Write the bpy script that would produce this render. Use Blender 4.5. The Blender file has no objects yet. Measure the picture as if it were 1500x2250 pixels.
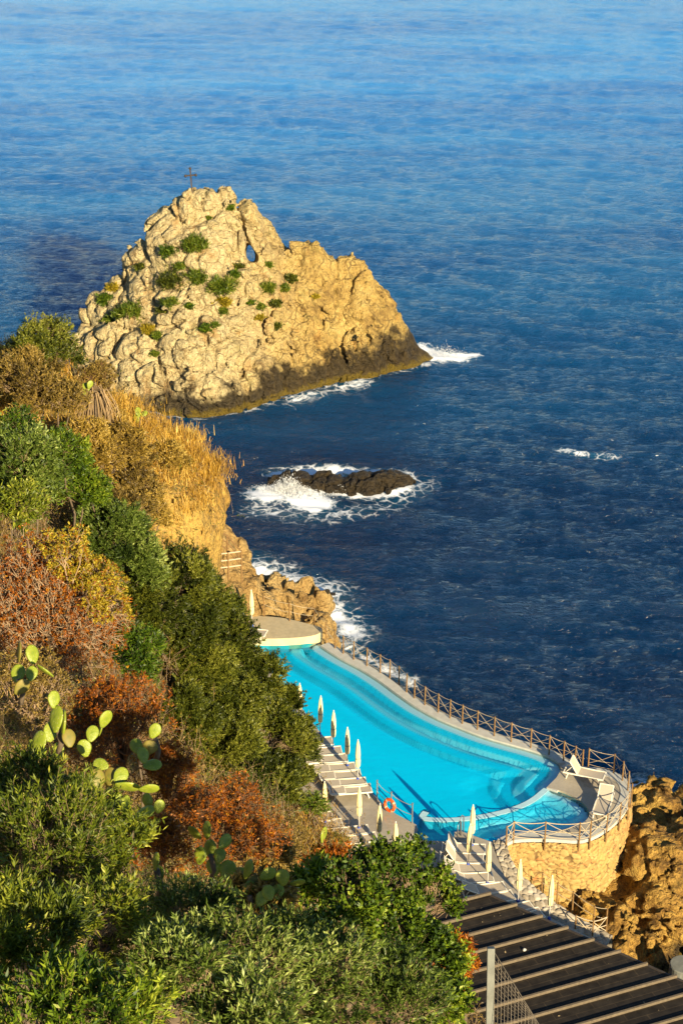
import bpy, math, random
import numpy as np
from mathutils import Vector, Matrix
from mathutils.bvhtree import BVHTree

# ------------------------------------------------------------------ camera, sky, sun, exposure
scene = bpy.context.scene
COL = scene.collection
FPX = 3875.0                       # focal length in photo pixels (photo is 1500 x 2250)
PITCH = math.radians(25.5)
CAMZ = 52.0
cam_d = bpy.data.cameras.new('camera')
cam = bpy.data.objects.new('camera', cam_d); COL.objects.link(cam)
cam.location = (0, 0, CAMZ)
cam.rotation_euler = (math.radians(90) - PITCH, 0, 0)
cam_d.sensor_fit = 'VERTICAL'; cam_d.sensor_height = 36.0
cam_d.lens = FPX / 2250.0 * 36.0
cam_d.clip_start = 0.5; cam_d.clip_end = 20000
scene.camera = cam

SUN_EL = math.radians(19.5)
SUN_AZ = math.radians(153.0)       # clockwise from +Y: behind the camera, to its right
world = bpy.data.worlds.new('World'); scene.world = world
world.use_nodes = True
wn = world.node_tree.nodes; wl = world.node_tree.links
for n in list(wn): wn.remove(n)
wo = wn.new('ShaderNodeOutputWorld'); wb = wn.new('ShaderNodeBackground'); ws = wn.new('ShaderNodeTexSky')
ws.sky_type = 'NISHITA'; ws.sun_disc = False
ws.sun_elevation = SUN_EL; ws.sun_rotation = SUN_AZ
ws.air_density = 1.0; ws.dust_density = 0.0; ws.ozone_density = 3.5
wb.inputs['Strength'].default_value = 0.066
wl.new(ws.outputs[0], wb.inputs['Color']); wl.new(wb.outputs[0], wo.inputs['Surface'])

TO_SUN = Vector((math.sin(SUN_AZ) * math.cos(SUN_EL), math.cos(SUN_AZ) * math.cos(SUN_EL), math.sin(SUN_EL)))
sun_d = bpy.data.lights.new('sun', 'SUN'); sun = bpy.data.objects.new('sun', sun_d); COL.objects.link(sun)
sun_d.energy = 5.0; sun_d.angle = math.radians(0.5); sun_d.color = (1.0, 0.84, 0.57)
sun.rotation_euler = (-TO_SUN).to_track_quat('-Z', 'Y').to_euler()
sun.location = (40, -60, 90)

scene.view_settings.view_transform = 'Standard'; scene.view_settings.look = 'None'
scene.view_settings.exposure = 1.2; scene.view_settings.gamma = 1.0
scene.view_settings.use_curve_mapping = False
scene.cycles.max_bounces = 8; scene.cycles.transparent_max_bounces = 16
scene.cycles.volume_bounces = 0
scene.cycles.caustics_reflective = False; scene.cycles.caustics_refractive = False

# ------------------------------------------------------------------ helpers: photo pixel -> place
SP, CP = math.sin(PITCH), math.cos(PITCH)
def ray(px, py):
    dx = (px - 750.0) / FPX; dy = (1125.0 - py) / FPX
    return np.array([dx, CP + dy * SP, -SP + dy * CP])
def at_z(px, py, z):
    d = ray(px, py); t = (z - CAMZ) / d[2]
    return np.array([0, 0, CAMZ]) + d * t
def at_t(px, py, t):
    return np.array([0, 0, CAMZ]) + ray(px, py) * t
def to_px(P):
    x = P[..., 0]; y = P[..., 1]; z = P[..., 2] - CAMZ
    dep = y * CP - z * SP; up = y * SP + z * CP
    return 750 + FPX * x / dep, 1125 - FPX * up / dep, dep

# ------------------------------------------------------------------ numpy noise
def _h(ix, iy, iz, s):
    with np.errstate(over='ignore'):
        h = (ix.astype(np.uint32) * np.uint32(374761393) + iy.astype(np.uint32) * np.uint32(668265263)
             + iz.astype(np.uint32) * np.uint32(2147483647) + np.uint32((s * 974634777) & 0xffffffff))
        h = (h ^ (h >> np.uint32(13))) * np.uint32(1274126177)
        h = (h ^ (h >> np.uint32(16))) * np.uint32(2246822519)
        h = h ^ (h >> np.uint32(15))
    return h.astype(np.float32) * np.float32(1 / 4294967296.0)
def vnoise(P, scale, seed=0):
    Q = np.asarray(P, np.float32) / scale
    I = np.floor(Q).astype(np.int32); f = Q - I; f = f * f * (3 - 2 * f)
    r = 0
    for dx in (0, 1):
        wx = f[:, 0] if dx else 1 - f[:, 0]
        for dy in (0, 1):
            wy = f[:, 1] if dy else 1 - f[:, 1]
            for dz in (0, 1):
                wz = f[:, 2] if dz else 1 - f[:, 2]
                r = r + wx * wy * wz * _h(I[:, 0] + dx, I[:, 1] + dy, I[:, 2] + dz, seed)
    return r * 2 - 1
def fbm(P, scale, oct=4, seed=0, gain=0.5):
    r = 0; a = 1; tot = 0
    for o in range(oct):
        r = r + a * vnoise(P, scale / 2 ** o, seed + o * 17); tot += a; a *= gain
    return r / tot
def worley(P, scale, seed=0):
    """returns F1, F2 (cell units) and a random value of the nearest cell"""
    Q = np.asarray(P, np.float32) / scale
    I = np.floor(Q).astype(np.int32); f = Q - I
    F1 = np.full(len(Q), 9, np.float32); F2 = F1.copy(); R = np.zeros(len(Q), np.float32)
    for dx in (-1, 0, 1):
        for dy in (-1, 0, 1):
            for dz in (-1, 0, 1):
                a, b, c = I[:, 0] + dx, I[:, 1] + dy, I[:, 2] + dz
                h0 = _h(a, b, c, seed + 1)
                d = np.sqrt((dx + h0 - f[:, 0]) ** 2 + (dy + _h(a, b, c, seed + 2) - f[:, 1]) ** 2
                            + (dz + _h(a, b, c, seed + 3) - f[:, 2]) ** 2)
                n = d < F1
                F2 = np.where(n, F1, np.minimum(F2, d)); R = np.where(n, h0, R); F1 = np.where(n, d, F1)
    return F1, F2, R

# ------------------------------------------------------------------ helpers: objects
def link_np(name, V, F, mat=None, parent=None, smooth=False, attrs=None):
    """one mesh object from numpy arrays; F is (n,3) or (n,4); attrs {name:(domain, values)}"""
    me = bpy.data.meshes.new(name)
    V = np.ascontiguousarray(V, np.float32); F = np.ascontiguousarray(F, np.int32)
    n, k = F.shape
    me.vertices.add(len(V)); me.vertices.foreach_set('co', V.ravel())
    me.loops.add(n * k); me.loops.foreach_set('vertex_index', F.ravel())
    me.polygons.add(n); me.polygons.foreach_set('loop_start', np.arange(0, n * k, k, dtype=np.int32))
    if smooth: me.polygons.foreach_set('use_smooth', np.ones(n, bool))
    me.update(calc_edges=True)
    for an, (dom, vals) in (attrs or {}).items():
        a = me.attributes.new(an, 'FLOAT', dom); a.data.foreach_set('value', np.ascontiguousarray(vals, np.float32))
    if mat: me.materials.append(mat)
    o = bpy.data.objects.new(name, me); COL.objects.link(o)
    if parent: o.parent = parent
    return o
class MB:
    """collects simple solids, builds ONE mesh object"""
    def __init__(s): s.v = []; s.f = []
    def add(s, vs, fs):
        b = len(s.v); s.v += [tuple(map(float, v)) for v in vs]; s.f += [tuple(b + i for i in f) for f in fs]
    def box(s, c, size, rot=None):
        hx, hy, hz = [q / 2 for q in size]; c = Vector(c)
        vs = [Vector((x, y, z)) for x in (-hx, hx) for y in (-hy, hy) for z in (-hz, hz)]
        if rot is not None: vs = [rot @ v for v in vs]
        s.add([v + c for v in vs], [(0, 1, 3, 2), (4, 6, 7, 5), (0, 4, 5, 1), (2, 3, 7, 6), (0, 2, 6, 4), (1, 5, 7, 3)])
    def bar(s, a, b, w, h):
        """box beam from a to b, w wide (level), h tall"""
        a = Vector(a); b = Vector(b); d = (b - a); L = d.length; d.normalize()
        up = Vector((0, 0, 1)) if abs(d.z) < .95 else Vector((0, 1, 0))
        sd = d.cross(up).normalized(); u2 = sd.cross(d).normalized()
        vs = []
        for p in (a, b):
            for i, j in ((-1, -1), (1, -1), (1, 1), (-1, 1)): vs.append(p + sd * (i * w / 2) + u2 * (j * h / 2))
        s.add(vs, [(3, 2, 1, 0), (4, 5, 6, 7), (0, 1, 5, 4), (1, 2, 6, 5), (2, 3, 7, 6), (3, 0, 4, 7)])
    def tube(s, pts, r, n=6, r2=None, caps=True):
        pts = [Vector(p) for p in pts]; m = len(pts); vs = []
        for i, p in enumerate(pts):
            d = (pts[min(i + 1, m - 1)] - pts[max(i - 1, 0)]).normalized()
            up = Vector((0, 0, 1)) if abs(d.z) < .9 else Vector((1, 0, 0))
            a = d.cross(up).normalized(); b = d.cross(a).normalized()
            rr = r if r2 is None else r + (r2 - r) * i / max(1, m - 1)
            for k in range(n):
                t = 2 * math.pi * k / n; vs.append(p + (a * math.cos(t) + b * math.sin(t)) * rr)
        fs = [(i * n + k, i * n + (k + 1) % n, (i + 1) * n + (k + 1) % n, (i + 1) * n + k) for i in range(m - 1) for k in range(n)]
        if caps: fs += [tuple(range(n))[::-1], tuple((m - 1) * n + k for k in range(n))]
        s.add(vs, fs)
    def lathe(s, prof, c=(0, 0, 0), n=16, star=0.0, lobes=8):
        vs = []
        for r, z in prof:
            for k in range(n):
                t = 2 * math.pi * k / n; rr = r * (1 + star * math.cos(lobes * t))
                vs.append((c[0] + rr * math.cos(t), c[1] + rr * math.sin(t), c[2] + z))
        m = len(prof)
        fs = [(i * n + k, i * n + (k + 1) % n, (i + 1) * n + (k + 1) % n, (i + 1) * n + k) for i in range(m - 1) for k in range(n)]
        fs += [tuple(range(n))[::-1], tuple((m - 1) * n + k for k in range(n))]
        s.add(vs, fs)
    def prism(s, poly, z0, z1):
        n = len(poly)
        vs = [(p[0], p[1], z0) for p in poly] + [(p[0], p[1], z1) for p in poly]
        area = sum(poly[i][0] * poly[(i + 1) % n][1] - poly[(i + 1) % n][0] * poly[i][1] for i in range(n))
        top = tuple(range(n, 2 * n)); bot = tuple(range(n))[::-1]
        fs = [top, bot] + [(i, (i + 1) % n, n + (i + 1) % n, n + i) for i in range(n)]
        if area < 0: fs = [f[::-1] for f in fs]
        s.add(vs, fs)
    def build(s, name, mat, parent=None, smooth=False, bevel=0.0):
        me = bpy.data.meshes.new(name); me.from_pydata(s.v, [], s.f); me.update()
        if smooth:
            for p in me.polygons: p.use_smooth = True
        me.materials.append(mat)
        o = bpy.data.objects.new(name, me); COL.objects.link(o)
        if parent: o.parent = parent
        if bevel:
            b = o.modifiers.new('bevel', 'BEVEL'); b.width = bevel; b.segments = 2; b.limit_method = 'ANGLE'
        return o
def tag(o, label, cat, group=None, kind=None):
    o['label'] = label; o['category'] = cat
    if group: o['group'] = group
    if kind: o['kind'] = kind
    return o
def thing(name, label, cat, loc, rz=0.0, group=None):
    o = bpy.data.objects.new(name, None); COL.objects.link(o)
    o.location = tuple(map(float, loc)); o.rotation_euler = (0, 0, rz); o.empty_display_size = .2
    return tag(o, label, cat, group)
def dup(root, loc, rz, label, group=None, scale=None):
    r = root.copy(); COL.objects.link(r); r.location = tuple(map(float, loc)); r.rotation_euler = (0, 0, rz)
    r['label'] = label
    if group: r['group'] = group
    if scale: r.scale = (scale,) * 3
    for ch in list(root.children):
        c = ch.copy(); COL.objects.link(c); c.parent = r
        for g in list(ch.children):
            d = g.copy(); COL.objects.link(d); d.parent = c
    return r
def structure(o, label=None):
    o['kind'] = 'structure'
    if label: o['label'] = label
    return o

# ------------------------------------------------------------------ materials
class NT:
    def __init__(s, name):
        s.m = bpy.data.materials.new(name); s.m.use_nodes = True; s.t = s.m.node_tree
        for n in list(s.t.nodes): s.t.nodes.remove(n)
        s.out = s.n('ShaderNodeOutputMaterial')
    def n(s, typ, ins=None, **kw):
        nd = s.t.nodes.new(typ)
        for k, v in kw.items(): setattr(nd, k, v)
        for k, v in (ins or {}).items(): s.set(nd.inputs[k], v)
        return nd
    def set(s, sock, v):
        if isinstance(v, bpy.types.NodeSocket): s.t.links.new(v, sock)
        elif isinstance(v, bpy.types.Node): s.t.links.new(v.outputs[0], sock)
        else:
            if isinstance(v, (tuple, list)) and len(v) == 3 and sock.type == 'RGBA': v = (*v, 1)
            sock.default_value = v
    def coord(s, scale=(1, 1, 1), which='Object'):
        tc = s.n('ShaderNodeTexCoord')
        return s.n('ShaderNodeMapping', {'Vector': tc.outputs[which], 'Scale': scale}).outputs[0]
    def pos(s, scale=(1, 1, 1)):
        g = s.n('ShaderNodeNewGeometry')
        return s.n('ShaderNodeMapping', {'Vector': g.outputs['Position'], 'Scale': scale}).outputs[0]
    def noise(s, vec, scale, detail=4, rough=.55, dist=0):
        return s.n('ShaderNodeTexNoise', {'Vector': vec, 'Scale': scale, 'Detail': detail, 'Roughness': rough, 'Distortion': dist}).outputs[0]
    def ramp(s, fac, stops, interp='LINEAR'):
        r = s.n('ShaderNodeValToRGB', {'Fac': fac}); r.color_ramp.interpolation = interp
        e = r.color_ramp.elements
        while len(e) > 1: e.remove(e[-1])
        for i, (p, c) in enumerate(stops):
            el = e[0] if i == 0 else e.new(p)
            el.position = p; el.color = (*c, 1) if len(c) == 3 else c
        return r.outputs[0]
    def mix(s, fac, a, b, mode='MIX'):
        m = s.n('ShaderNodeMix', data_type='RGBA', blend_type=mode)
        s.set(m.inputs[0], fac); s.set(m.inputs[6], a); s.set(m.inputs[7], b)
        return m.outputs[2]
    def math(s, op, a, b=0.0, c=0.0, clamp=False):
        m = s.n('ShaderNodeMath', operation=op, use_clamp=clamp)
        s.set(m.inputs[0], a); s.set(m.inputs[1], b); s.set(m.inputs[2], c)
        return m.outputs[0]
    def smooth(s, v, a, b, x=0.0, y=1.0):
        m = s.n('ShaderNodeMapRange', interpolation_type='SMOOTHSTEP')
        s.set(m.inputs[0], v); s.set(m.inputs[1], a); s.set(m.inputs[2], b); s.set(m.inputs[3], x); s.set(m.inputs[4], y)
        return m.outputs[0]
    def attr(s, name): return s.n('ShaderNodeAttribute', attribute_name=name).outputs['Fac']
    def bump(s, h, strength=.5, dist=.05, normal=None):
        b = s.n('ShaderNodeBump', {'Height': h, 'Strength': strength, 'Distance': dist})
        if normal is not None: s.set(b.inputs['Normal'], normal)
        return b.outputs[0]
    def pbsdf(s, **kw):
        p = s.n('ShaderNodeBsdfPrincipled')
        for k, v in kw.items(): s.set(p.inputs[k.replace('_', ' ')], v)
        s.t.links.new(p.outputs[0], s.out.inputs['Surface']); return p
def simple(name, c, rough=.6, var=.15, scale=6, bump=0.0, spec=.4, metal=0.0):
    t = NT(name); n = t.noise(t.coord(), scale, 5)
    lo = tuple(x * (1 - var) for x in c); hi = tuple(min(1, x * (1 + var)) for x in c)
    kw = dict(Base_Color=t.ramp(n, [(.3, lo), (.7, hi)]), Roughness=rough, Specular_IOR_Level=spec, Metallic=metal)
    if bump: kw['Normal'] = t.bump(t.noise(t.coord(), scale * 8, 4), bump, .02)
    t.pbsdf(**kw); return t.m
def leaf_mat(name, stops, transl=.25, rough=.5, spec=.35):
    t = NT(name); c = t.ramp(t.attr('tint'), stops)
    p = t.n('ShaderNodeBsdfPrincipled', {'Base Color': c, 'Roughness': rough, 'Specular IOR Level': spec})
    tr = t.n('ShaderNodeBsdfTranslucent', {'Color': c})
    m = t.n('ShaderNodeMixShader', {0: transl, 1: p.outputs[0], 2: tr.outputs[0]})
    t.t.links.new(m.outputs[0], t.out.inputs['Surface']); return t.m

def rock_mat(name, light, mid, dark, wet_z=None, wet_amp=1.0, algae=True, green=0.0, sc=1.0, pale=None):
    t = NT(name); g = t.pos(); 
    big = t.noise(g, .35 * sc, 5, .6); fine = t.noise(g, 2.2 * sc, 8, .65); tiny = t.noise(g, 9 * sc, 6, .7)
    c = t.ramp(t.math('ADD', t.math('MULTIPLY', big, .6), t.math('MULTIPLY', fine, .4)), [(.34, dark), (.47, mid), (.6, light)])
    pits = t.smooth(tiny, .34, .52)
    c = t.mix(pits, t.mix(.7, c, dark), c)
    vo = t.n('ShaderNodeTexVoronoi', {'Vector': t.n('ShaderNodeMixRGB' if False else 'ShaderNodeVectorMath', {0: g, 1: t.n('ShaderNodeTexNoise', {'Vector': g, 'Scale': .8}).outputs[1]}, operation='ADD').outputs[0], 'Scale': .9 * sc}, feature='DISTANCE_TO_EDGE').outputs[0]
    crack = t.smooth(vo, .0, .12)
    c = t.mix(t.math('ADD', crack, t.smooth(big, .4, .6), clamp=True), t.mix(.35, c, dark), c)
    if pale:
        xx = t.math('ADD', t.n('ShaderNodeSeparateXYZ', {0: g}).outputs[0], t.math('MULTIPLY', big, 5))
        c = t.mix(t.smooth(xx, pale[0], pale[1], .75, 0), c, t.mix(pits, (.30, .22, .11), t.ramp(fine, [(.35, (.44, .345, .17)), (.6, (.68, .57, .31))])))
        c = t.mix(t.math('MULTIPLY', t.smooth(vo, .01, .06, .75, 0), t.smooth(t.noise(g, .7, 3), .45, .6)), c, (.11, .07, .025))  # crevice dirt plus cavity shade painted as dark lines along the cracks
        st = t.smooth(t.noise(t.pos((1, 1, .25)), .8, 5, .6), .55, .68)
        c = t.mix(t.math('MULTIPLY', st, .45), c, (.36, .17, .035))
    rough = .85
    if green:
        gn = t.smooth(t.noise(g, .9, 6, .6), .56, .68)
        c = t.mix(t.math('MULTIPLY', gn, green), c, (.10, .10, .02))
    if wet_z is not None:
        z = t.n('ShaderNodeSeparateXYZ', {0: g}).outputs[2]
        wob = t.math('MULTIPLY', t.math('SUBTRACT', t.noise(g, .45, 5, .65), .5), 6 * wet_amp)
        zz = t.math('ADD', z, wob)
        if pale: zz = t.math('SUBTRACT', zz, t.math('MULTIPLY', t.math('ADD', t.n('ShaderNodeSeparateXYZ', {0: g}).outputs[0], 8), .06))
        wet = t.smooth(zz, wet_z * .7, wet_z * 1.3, 1, 0)
        c = t.mix(t.math('MULTIPLY', wet, .96), c, t.ramp(fine, [(.35, (.012, .009, .005)), (.65, (.055, .038, .016))]))
        if algae:
            al = t.smooth(t.math('ADD', z, t.math('MULTIPLY', t.math('SUBTRACT', fine, .5), 1.6)), .25, .62, 1, 0)
            c = t.mix(t.math('MULTIPLY', al, .9), c, t.ramp(tiny, [(.3, (.05, .036, .005)), (.7, (.20, .135, .016))]))
        rough = t.math('SUBTRACT', .88, t.math('MULTIPLY', wet, .45))
    chip = t.n('ShaderNodeTexVoronoi', {'Vector': t.n('ShaderNodeVectorMath', {0: g, 1: t.n('ShaderNodeTexNoise', {'Vector': g, 'Scale': 2.0}).outputs[1]}, operation='ADD').outputs[0], 'Scale': 2.4 * sc}).outputs[0]
    fine2 = t.math('SUBTRACT', fine, t.math('MULTIPLY', chip, .55))
    h = t.math('ADD', t.math('MULTIPLY', fine2, 1.0), t.math('ADD', t.math('MULTIPLY', tiny, .45), t.math('MULTIPLY', crack, .10)))
    t.pbsdf(Base_Color=c, Roughness=rough, Specular_IOR_Level=.3, Normal=t.bump(h, 1.0, .42 / sc))
    return t.m

M = {}
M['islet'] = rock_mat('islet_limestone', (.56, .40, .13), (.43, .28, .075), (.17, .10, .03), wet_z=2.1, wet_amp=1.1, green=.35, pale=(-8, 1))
M['cliff'] = rock_mat('cliff_rock', (.66, .43, .10), (.52, .31, .065), (.26, .14, .03))
M['outcrop'] = rock_mat('outcrop_rock', (.52, .36, .14), (.40, .25, .08), (.18, .10, .03), wet_z=1.6, wet_amp=.4)
M['shore'] = rock_mat('shore_rock', (.56, .34, .07), (.34, .185, .035), (.07, .035, .01), wet_z=.9, wet_amp=.35, green=.3, sc=1.6)
M['skerry'] = rock_mat('skerry_rock', (.022, .016, .010), (.014, .010, .007), (.006, .005, .004), wet_z=6, algae=False, sc=1.5)
M['leg_white'] = simple('white_enamel', (.80, .72, .55), .4, .06)
M['sling'] = simple('beige_sling', (.44, .37, .27), .8, .1, 30)
M['canopy'] = simple('cream_canvas', (.78, .62, .31), .85, .07, 9, .15)
M['pole'] = simple('pale_aluminium', (.62, .58, .50), .4, .08)
M['blue'] = simple('blue_plastic', (.02, .06, .35), .4, .1)
M['wood'] = simple('weathered_post_wood', (.20, .11, .035), .8, .35, 14, .3)
M['rope'] = simple('pale_rope', (.44, .35, .22), .9, .12, 20)
M['steel'] = simple('brushed_steel', (.35, .34, .33), .35, .1, 8, metal=.7)
M['orange'] = simple('orange_plastic', (.75, .10, .015), .45, .1)
M['concrete'] = simple('grey_concrete', (.18, .18, .145), .9, .25, 3, .3)
M['bark'] = simple('grey_brown_bark', (.12, .085, .05), .9, .3, 10, .4)
M['twig'] = simple('dry_twig', (.30, .20, .11), .9, .3, 5)
M['redtwig'] = simple('reddish_twig', (.15, .075, .03), .9, .3, 5)

# ------------------------------------------------------------------ sea
DECK = 5.0
rng = np.random.default_rng(7)
def seg_dist(X, Y, pts):
    d = np.full(X.shape, 1e9)
    for (x0, y0), (x1, y1) in zip(pts[:-1], pts[1:]):
        vx, vy = x1 - x0, y1 - y0; L = vx * vx + vy * vy + 1e-9
        t = np.clip(((X - x0) * vx + (Y - y0) * vy) / L, 0, 1)
        d = np.minimum(d, np.hypot(X - x0 - t * vx, Y - y0 - t * vy))
    return d
def pxl(lst, z): return [tuple(at_z(a, b, z)[:2]) for a, b in lst]

ISLET_WATER = [(170, 880), (250, 900), (330, 905), (415, 922), (520, 906), (600, 884), (700, 852), (760, 838), (820, 830), (850, 818), (910, 806), (975, 792)]
def build_sea():
    ys = []; y = 38.0
    while y < 150: ys.append(y); y += .20 + .0012 * max(0, y - 60)
    while y < 420: ys.append(y); y += .30 + .0045 * (y - 150)
    while y < 9000: ys.append(y); y *= 1.12
    ys = np.array([-400, -100, 0, 20] + ys)
    u = np.linspace(-1, 1, 420)
    # denser in the middle; outermost columns reach far out to each side
    W = np.where(ys < 40, 60, 14 + ys * .235)
    X = u[None, :] * W[:, None]; Y = np.repeat(ys[:, None], len(u), 1)
    far = np.array([30., 4.])
    X = np.concatenate([-W[:, None] - 4000 - ys[:, None].clip(0) * 1.0, X, W[:, None] + 4000 + ys[:, None].clip(0)], 1)
    Y = np.concatenate([Y[:, :1], Y, Y[:, :1]], 1)
    Z = np.zeros_like(X)
    for i in range(110):
        lam = 0.8 * (7 / 0.8) ** (rng.random() ** 1.35)
        th = math.radians(80) + rng.normal(0, .62)
        k = 2 * math.pi / lam; a = .0095 * lam ** .72 * rng.uniform(.5, 1.3) * .66
        ph = k * (X * math.cos(th) + Y * math.sin(th)) + rng.random() * 6.28
        fade = np.clip((W[:, None] * 0 + 1) * np.clip(1.6 - (Y - 40) / (90 * lam + 60), 0, 1), 0, 1)
        Z += a * (np.sin(ph) + .25 * np.sin(2 * ph + .6)) * fade
    gust = .55 + .45 * (fbm(np.stack([X.ravel() * .5, Y.ravel(), 0 * X.ravel()], 1), 26, 3, 5).reshape(X.shape) + .3).clip(0, 1.2)
    Z *= gust * np.interp(Y, [0, 115, 170, 260], [1.15, 1.15, .62, .42])
    Z[:, 0] = 0; Z[:, -1] = 0; Z[Y > 420] = 0; Z[Y < 38] = 0
    # foam mask: surf hugging the rocks
    foam = np.zeros_like(X)
    def surf(pix, r, k, side=None):
        nonlocal foam
        d = seg_dist(X, Y, pxl(pix, 0)); foam = np.maximum(foam, k * np.clip(1 - d / r, 0, 1))
    surf(ISLET_WATER[2:], 1.2, .52)
    surf([(640, 880), (720, 860), (800, 838)], 2.6, .60)
    surf([(915, 765), (960, 785), (1005, 785)], 2.4, 1.0); surf([(990, 782), (1040, 778)], 1.4, .8)
    surf([(610, 1040), (700, 1035), (880, 1045)], 2.0, .78)
    surf([(585, 1085), (640, 1078), (690, 1108)], 2.7, 1.1)
    surf([(680, 1075), (760, 1085), (850, 1090), (900, 1070)], 1.6, .75)
    surf([(560, 1120), (700, 1135), (860, 1110), (930, 1060)], 3.2, .5)
    surf([(1236, 990), (1275, 998), (1300, 1000), (1345, 1006)], 1.3, .62)
    surf([(540, 1250), (620, 1285), (700, 1305)], 4.4, .76); surf([(640, 1285), (720, 1335), (770, 1390)], 3.4, .70)
    surf([(720, 1400), (800, 1440), (900, 1500)], 1.5, .62)
    surf([(1390, 1725), (1430, 1735), (1480, 1765)], 1.6, .78)
    nr, nc = X.shape
    idx = np.arange(nr * nc).reshape(nr, nc)
    F = np.stack([idx[:-1, :-1], idx[:-1, 1:], idx[1:, 1:], idx[1:, :-1]], -1).reshape(-1, 4)
    V = np.stack([X, Y, Z], -1).reshape(-1, 3)
    t = NT('sea_water')
    g = t.pos()
    f = t.attr('foam')
    n1 = t.noise(t.pos((.55, 1.25, 1)), 1.35, 3, .55, .4); n2 = t.noise(t.pos((.55, 1.1, 1)), 3.8, 4, .6, .3)
    big = t.noise(t.pos((.25, 1, 1)), .05, 4, .6)
    foamtex = t.noise(g, .9, 8, .68, 1.2)
    ft2 = t.n('ShaderNodeTexVoronoi', {'Vector': t.n('ShaderNodeVectorMath', {0: g, 1: t.n('ShaderNodeTexNoise', {'Vector': g, 'Scale': 1.1, 'Detail': 4}).outputs[1]}, operation='ADD').outputs[0], 'Scale': 1.1}, feature='DISTANCE_TO_EDGE').outputs[0]
    lace = t.smooth(ft2, .0, .13, 1, 0)
    thr = t.math('SUBTRACT', 1.08, f)
    solid = t.smooth(foamtex, t.math('SUBTRACT', thr, .10), t.math('ADD', thr, .12))
    lacem = t.math('MULTIPLY', lace, t.smooth(t.math('ADD', f, t.math('SUBTRACT', foamtex, .5)), .28, .6))
    fm = t.math('MULTIPLY', t.math('MAXIMUM', solid, t.math('MULTIPLY', lacem, .75)), t.smooth(f, .02, .18), clamp=True)
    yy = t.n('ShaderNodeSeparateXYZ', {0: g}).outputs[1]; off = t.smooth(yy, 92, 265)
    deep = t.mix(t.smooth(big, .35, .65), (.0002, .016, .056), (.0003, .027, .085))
    deep = t.mix(off, deep, t.mix(t.smooth(big, .35, .65), (.008, .17, .49), (.032, .275, .62)))  # offshore colour lightened to stand in for sky reflection and haze
    deep = t.mix(t.math('MULTIPLY', t.smooth(f, .15, .9), .55), deep, (.02, .17, .26))
    rid = lambda n: t.math('SUBTRACT', 1.0, t.math('ABSOLUTE', t.math('MULTIPLY', t.math('SUBTRACT', n, .5), 3.2)))
    hgt = t.math('ADD', t.math('MULTIPLY', rid(n1), .6), t.math('ADD', t.math('MULTIPLY', rid(n2), .22), t.math('MULTIPLY', n1, .5)))
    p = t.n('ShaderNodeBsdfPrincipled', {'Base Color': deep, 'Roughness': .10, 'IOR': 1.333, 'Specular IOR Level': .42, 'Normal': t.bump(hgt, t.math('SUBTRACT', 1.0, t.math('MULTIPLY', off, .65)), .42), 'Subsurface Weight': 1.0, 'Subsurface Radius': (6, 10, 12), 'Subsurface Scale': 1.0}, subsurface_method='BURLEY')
    d = t.n('ShaderNodeBsdfDiffuse', {'Color': (.86, .88, .88)})
    ms = t.n('ShaderNodeMixShader', {0: fm, 1: p.outputs[0], 2: d.outputs[0]})
    t.t.links.new(ms.outputs[0], t.out.inputs['Surface'])
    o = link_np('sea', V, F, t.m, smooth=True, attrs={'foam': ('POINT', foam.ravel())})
    structure(o)
build_sea()

# ------------------------------------------------------------------ rock masses by surface nets
def surface_nets(f, org, h):
    s = f < 0
    c = [s[i:s.shape[0] - 1 + i, j:s.shape[1] - 1 + j, k:s.shape[2] - 1 + k] for i in (0, 1) for j in (0, 1) for k in (0, 1)]
    cnt = sum(x.astype(np.int8) for x in c); act = (cnt > 0) & (cnt < 8)
    I, J, K = np.nonzero(act); n = len(I)
    idx = -np.ones(act.shape, np.int64); idx[I, J, K] = np.arange(n)
    acc = np.zeros((n, 3), np.float32); num = np.zeros(n, np.float32)
    cor = [(i, j, k) for i in (0, 1) for j in (0, 1) for k in (0, 1)]
    vals = {q: f[I + q[0], J + q[1], K + q[2]] for q in cor}
    for a in cor:
        for ax in range(3):
            if a[ax] == 1: continue
            b = list(a); b[ax] = 1; b = tuple(b)
            va, vb = vals[a], vals[b]; m = (va < 0) != (vb < 0)
            t = np.where(m, va / np.where(m, va - vb, 1), 0)
            p = np.array(a, np.float32)[None, :].repeat(n, 0); p[:, ax] = t
            acc += p * m[:, None]; num += m
    V = (np.stack([I, J, K], 1) + acc / num[:, None]) * h + np.array(org)
    quads = []
    for ax in range(3):
        lo = [slice(1, -1)] * 3; lo[ax] = slice(0, -1); hi = [slice(1, -1)] * 3; hi[ax] = slice(1, None)
        A = s[tuple(lo)]; B = s[tuple(hi)]
        o1, o2 = (ax + 1) % 3, (ax + 2) % 3
        for flip, m in ((False, A & ~B), (True, ~A & B)):
            q = np.stack(np.nonzero(m), 1); q[:, o1] += 1; q[:, o2] += 1
            def g(d1, d2):
                r = q.copy(); r[:, o1] -= d1; r[:, o2] -= d2
                return idx[r[:, 0], r[:, 1], r[:, 2]]
            Q = np.stack([g(1, 1), g(0, 1), g(0, 0), g(1, 0)], 1)
            quads.append(Q[:, ::-1] if flip else Q)
    Q = np.concatenate(quads); Q = Q[(Q >= 0).all(1)]
    return V, Q
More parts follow.
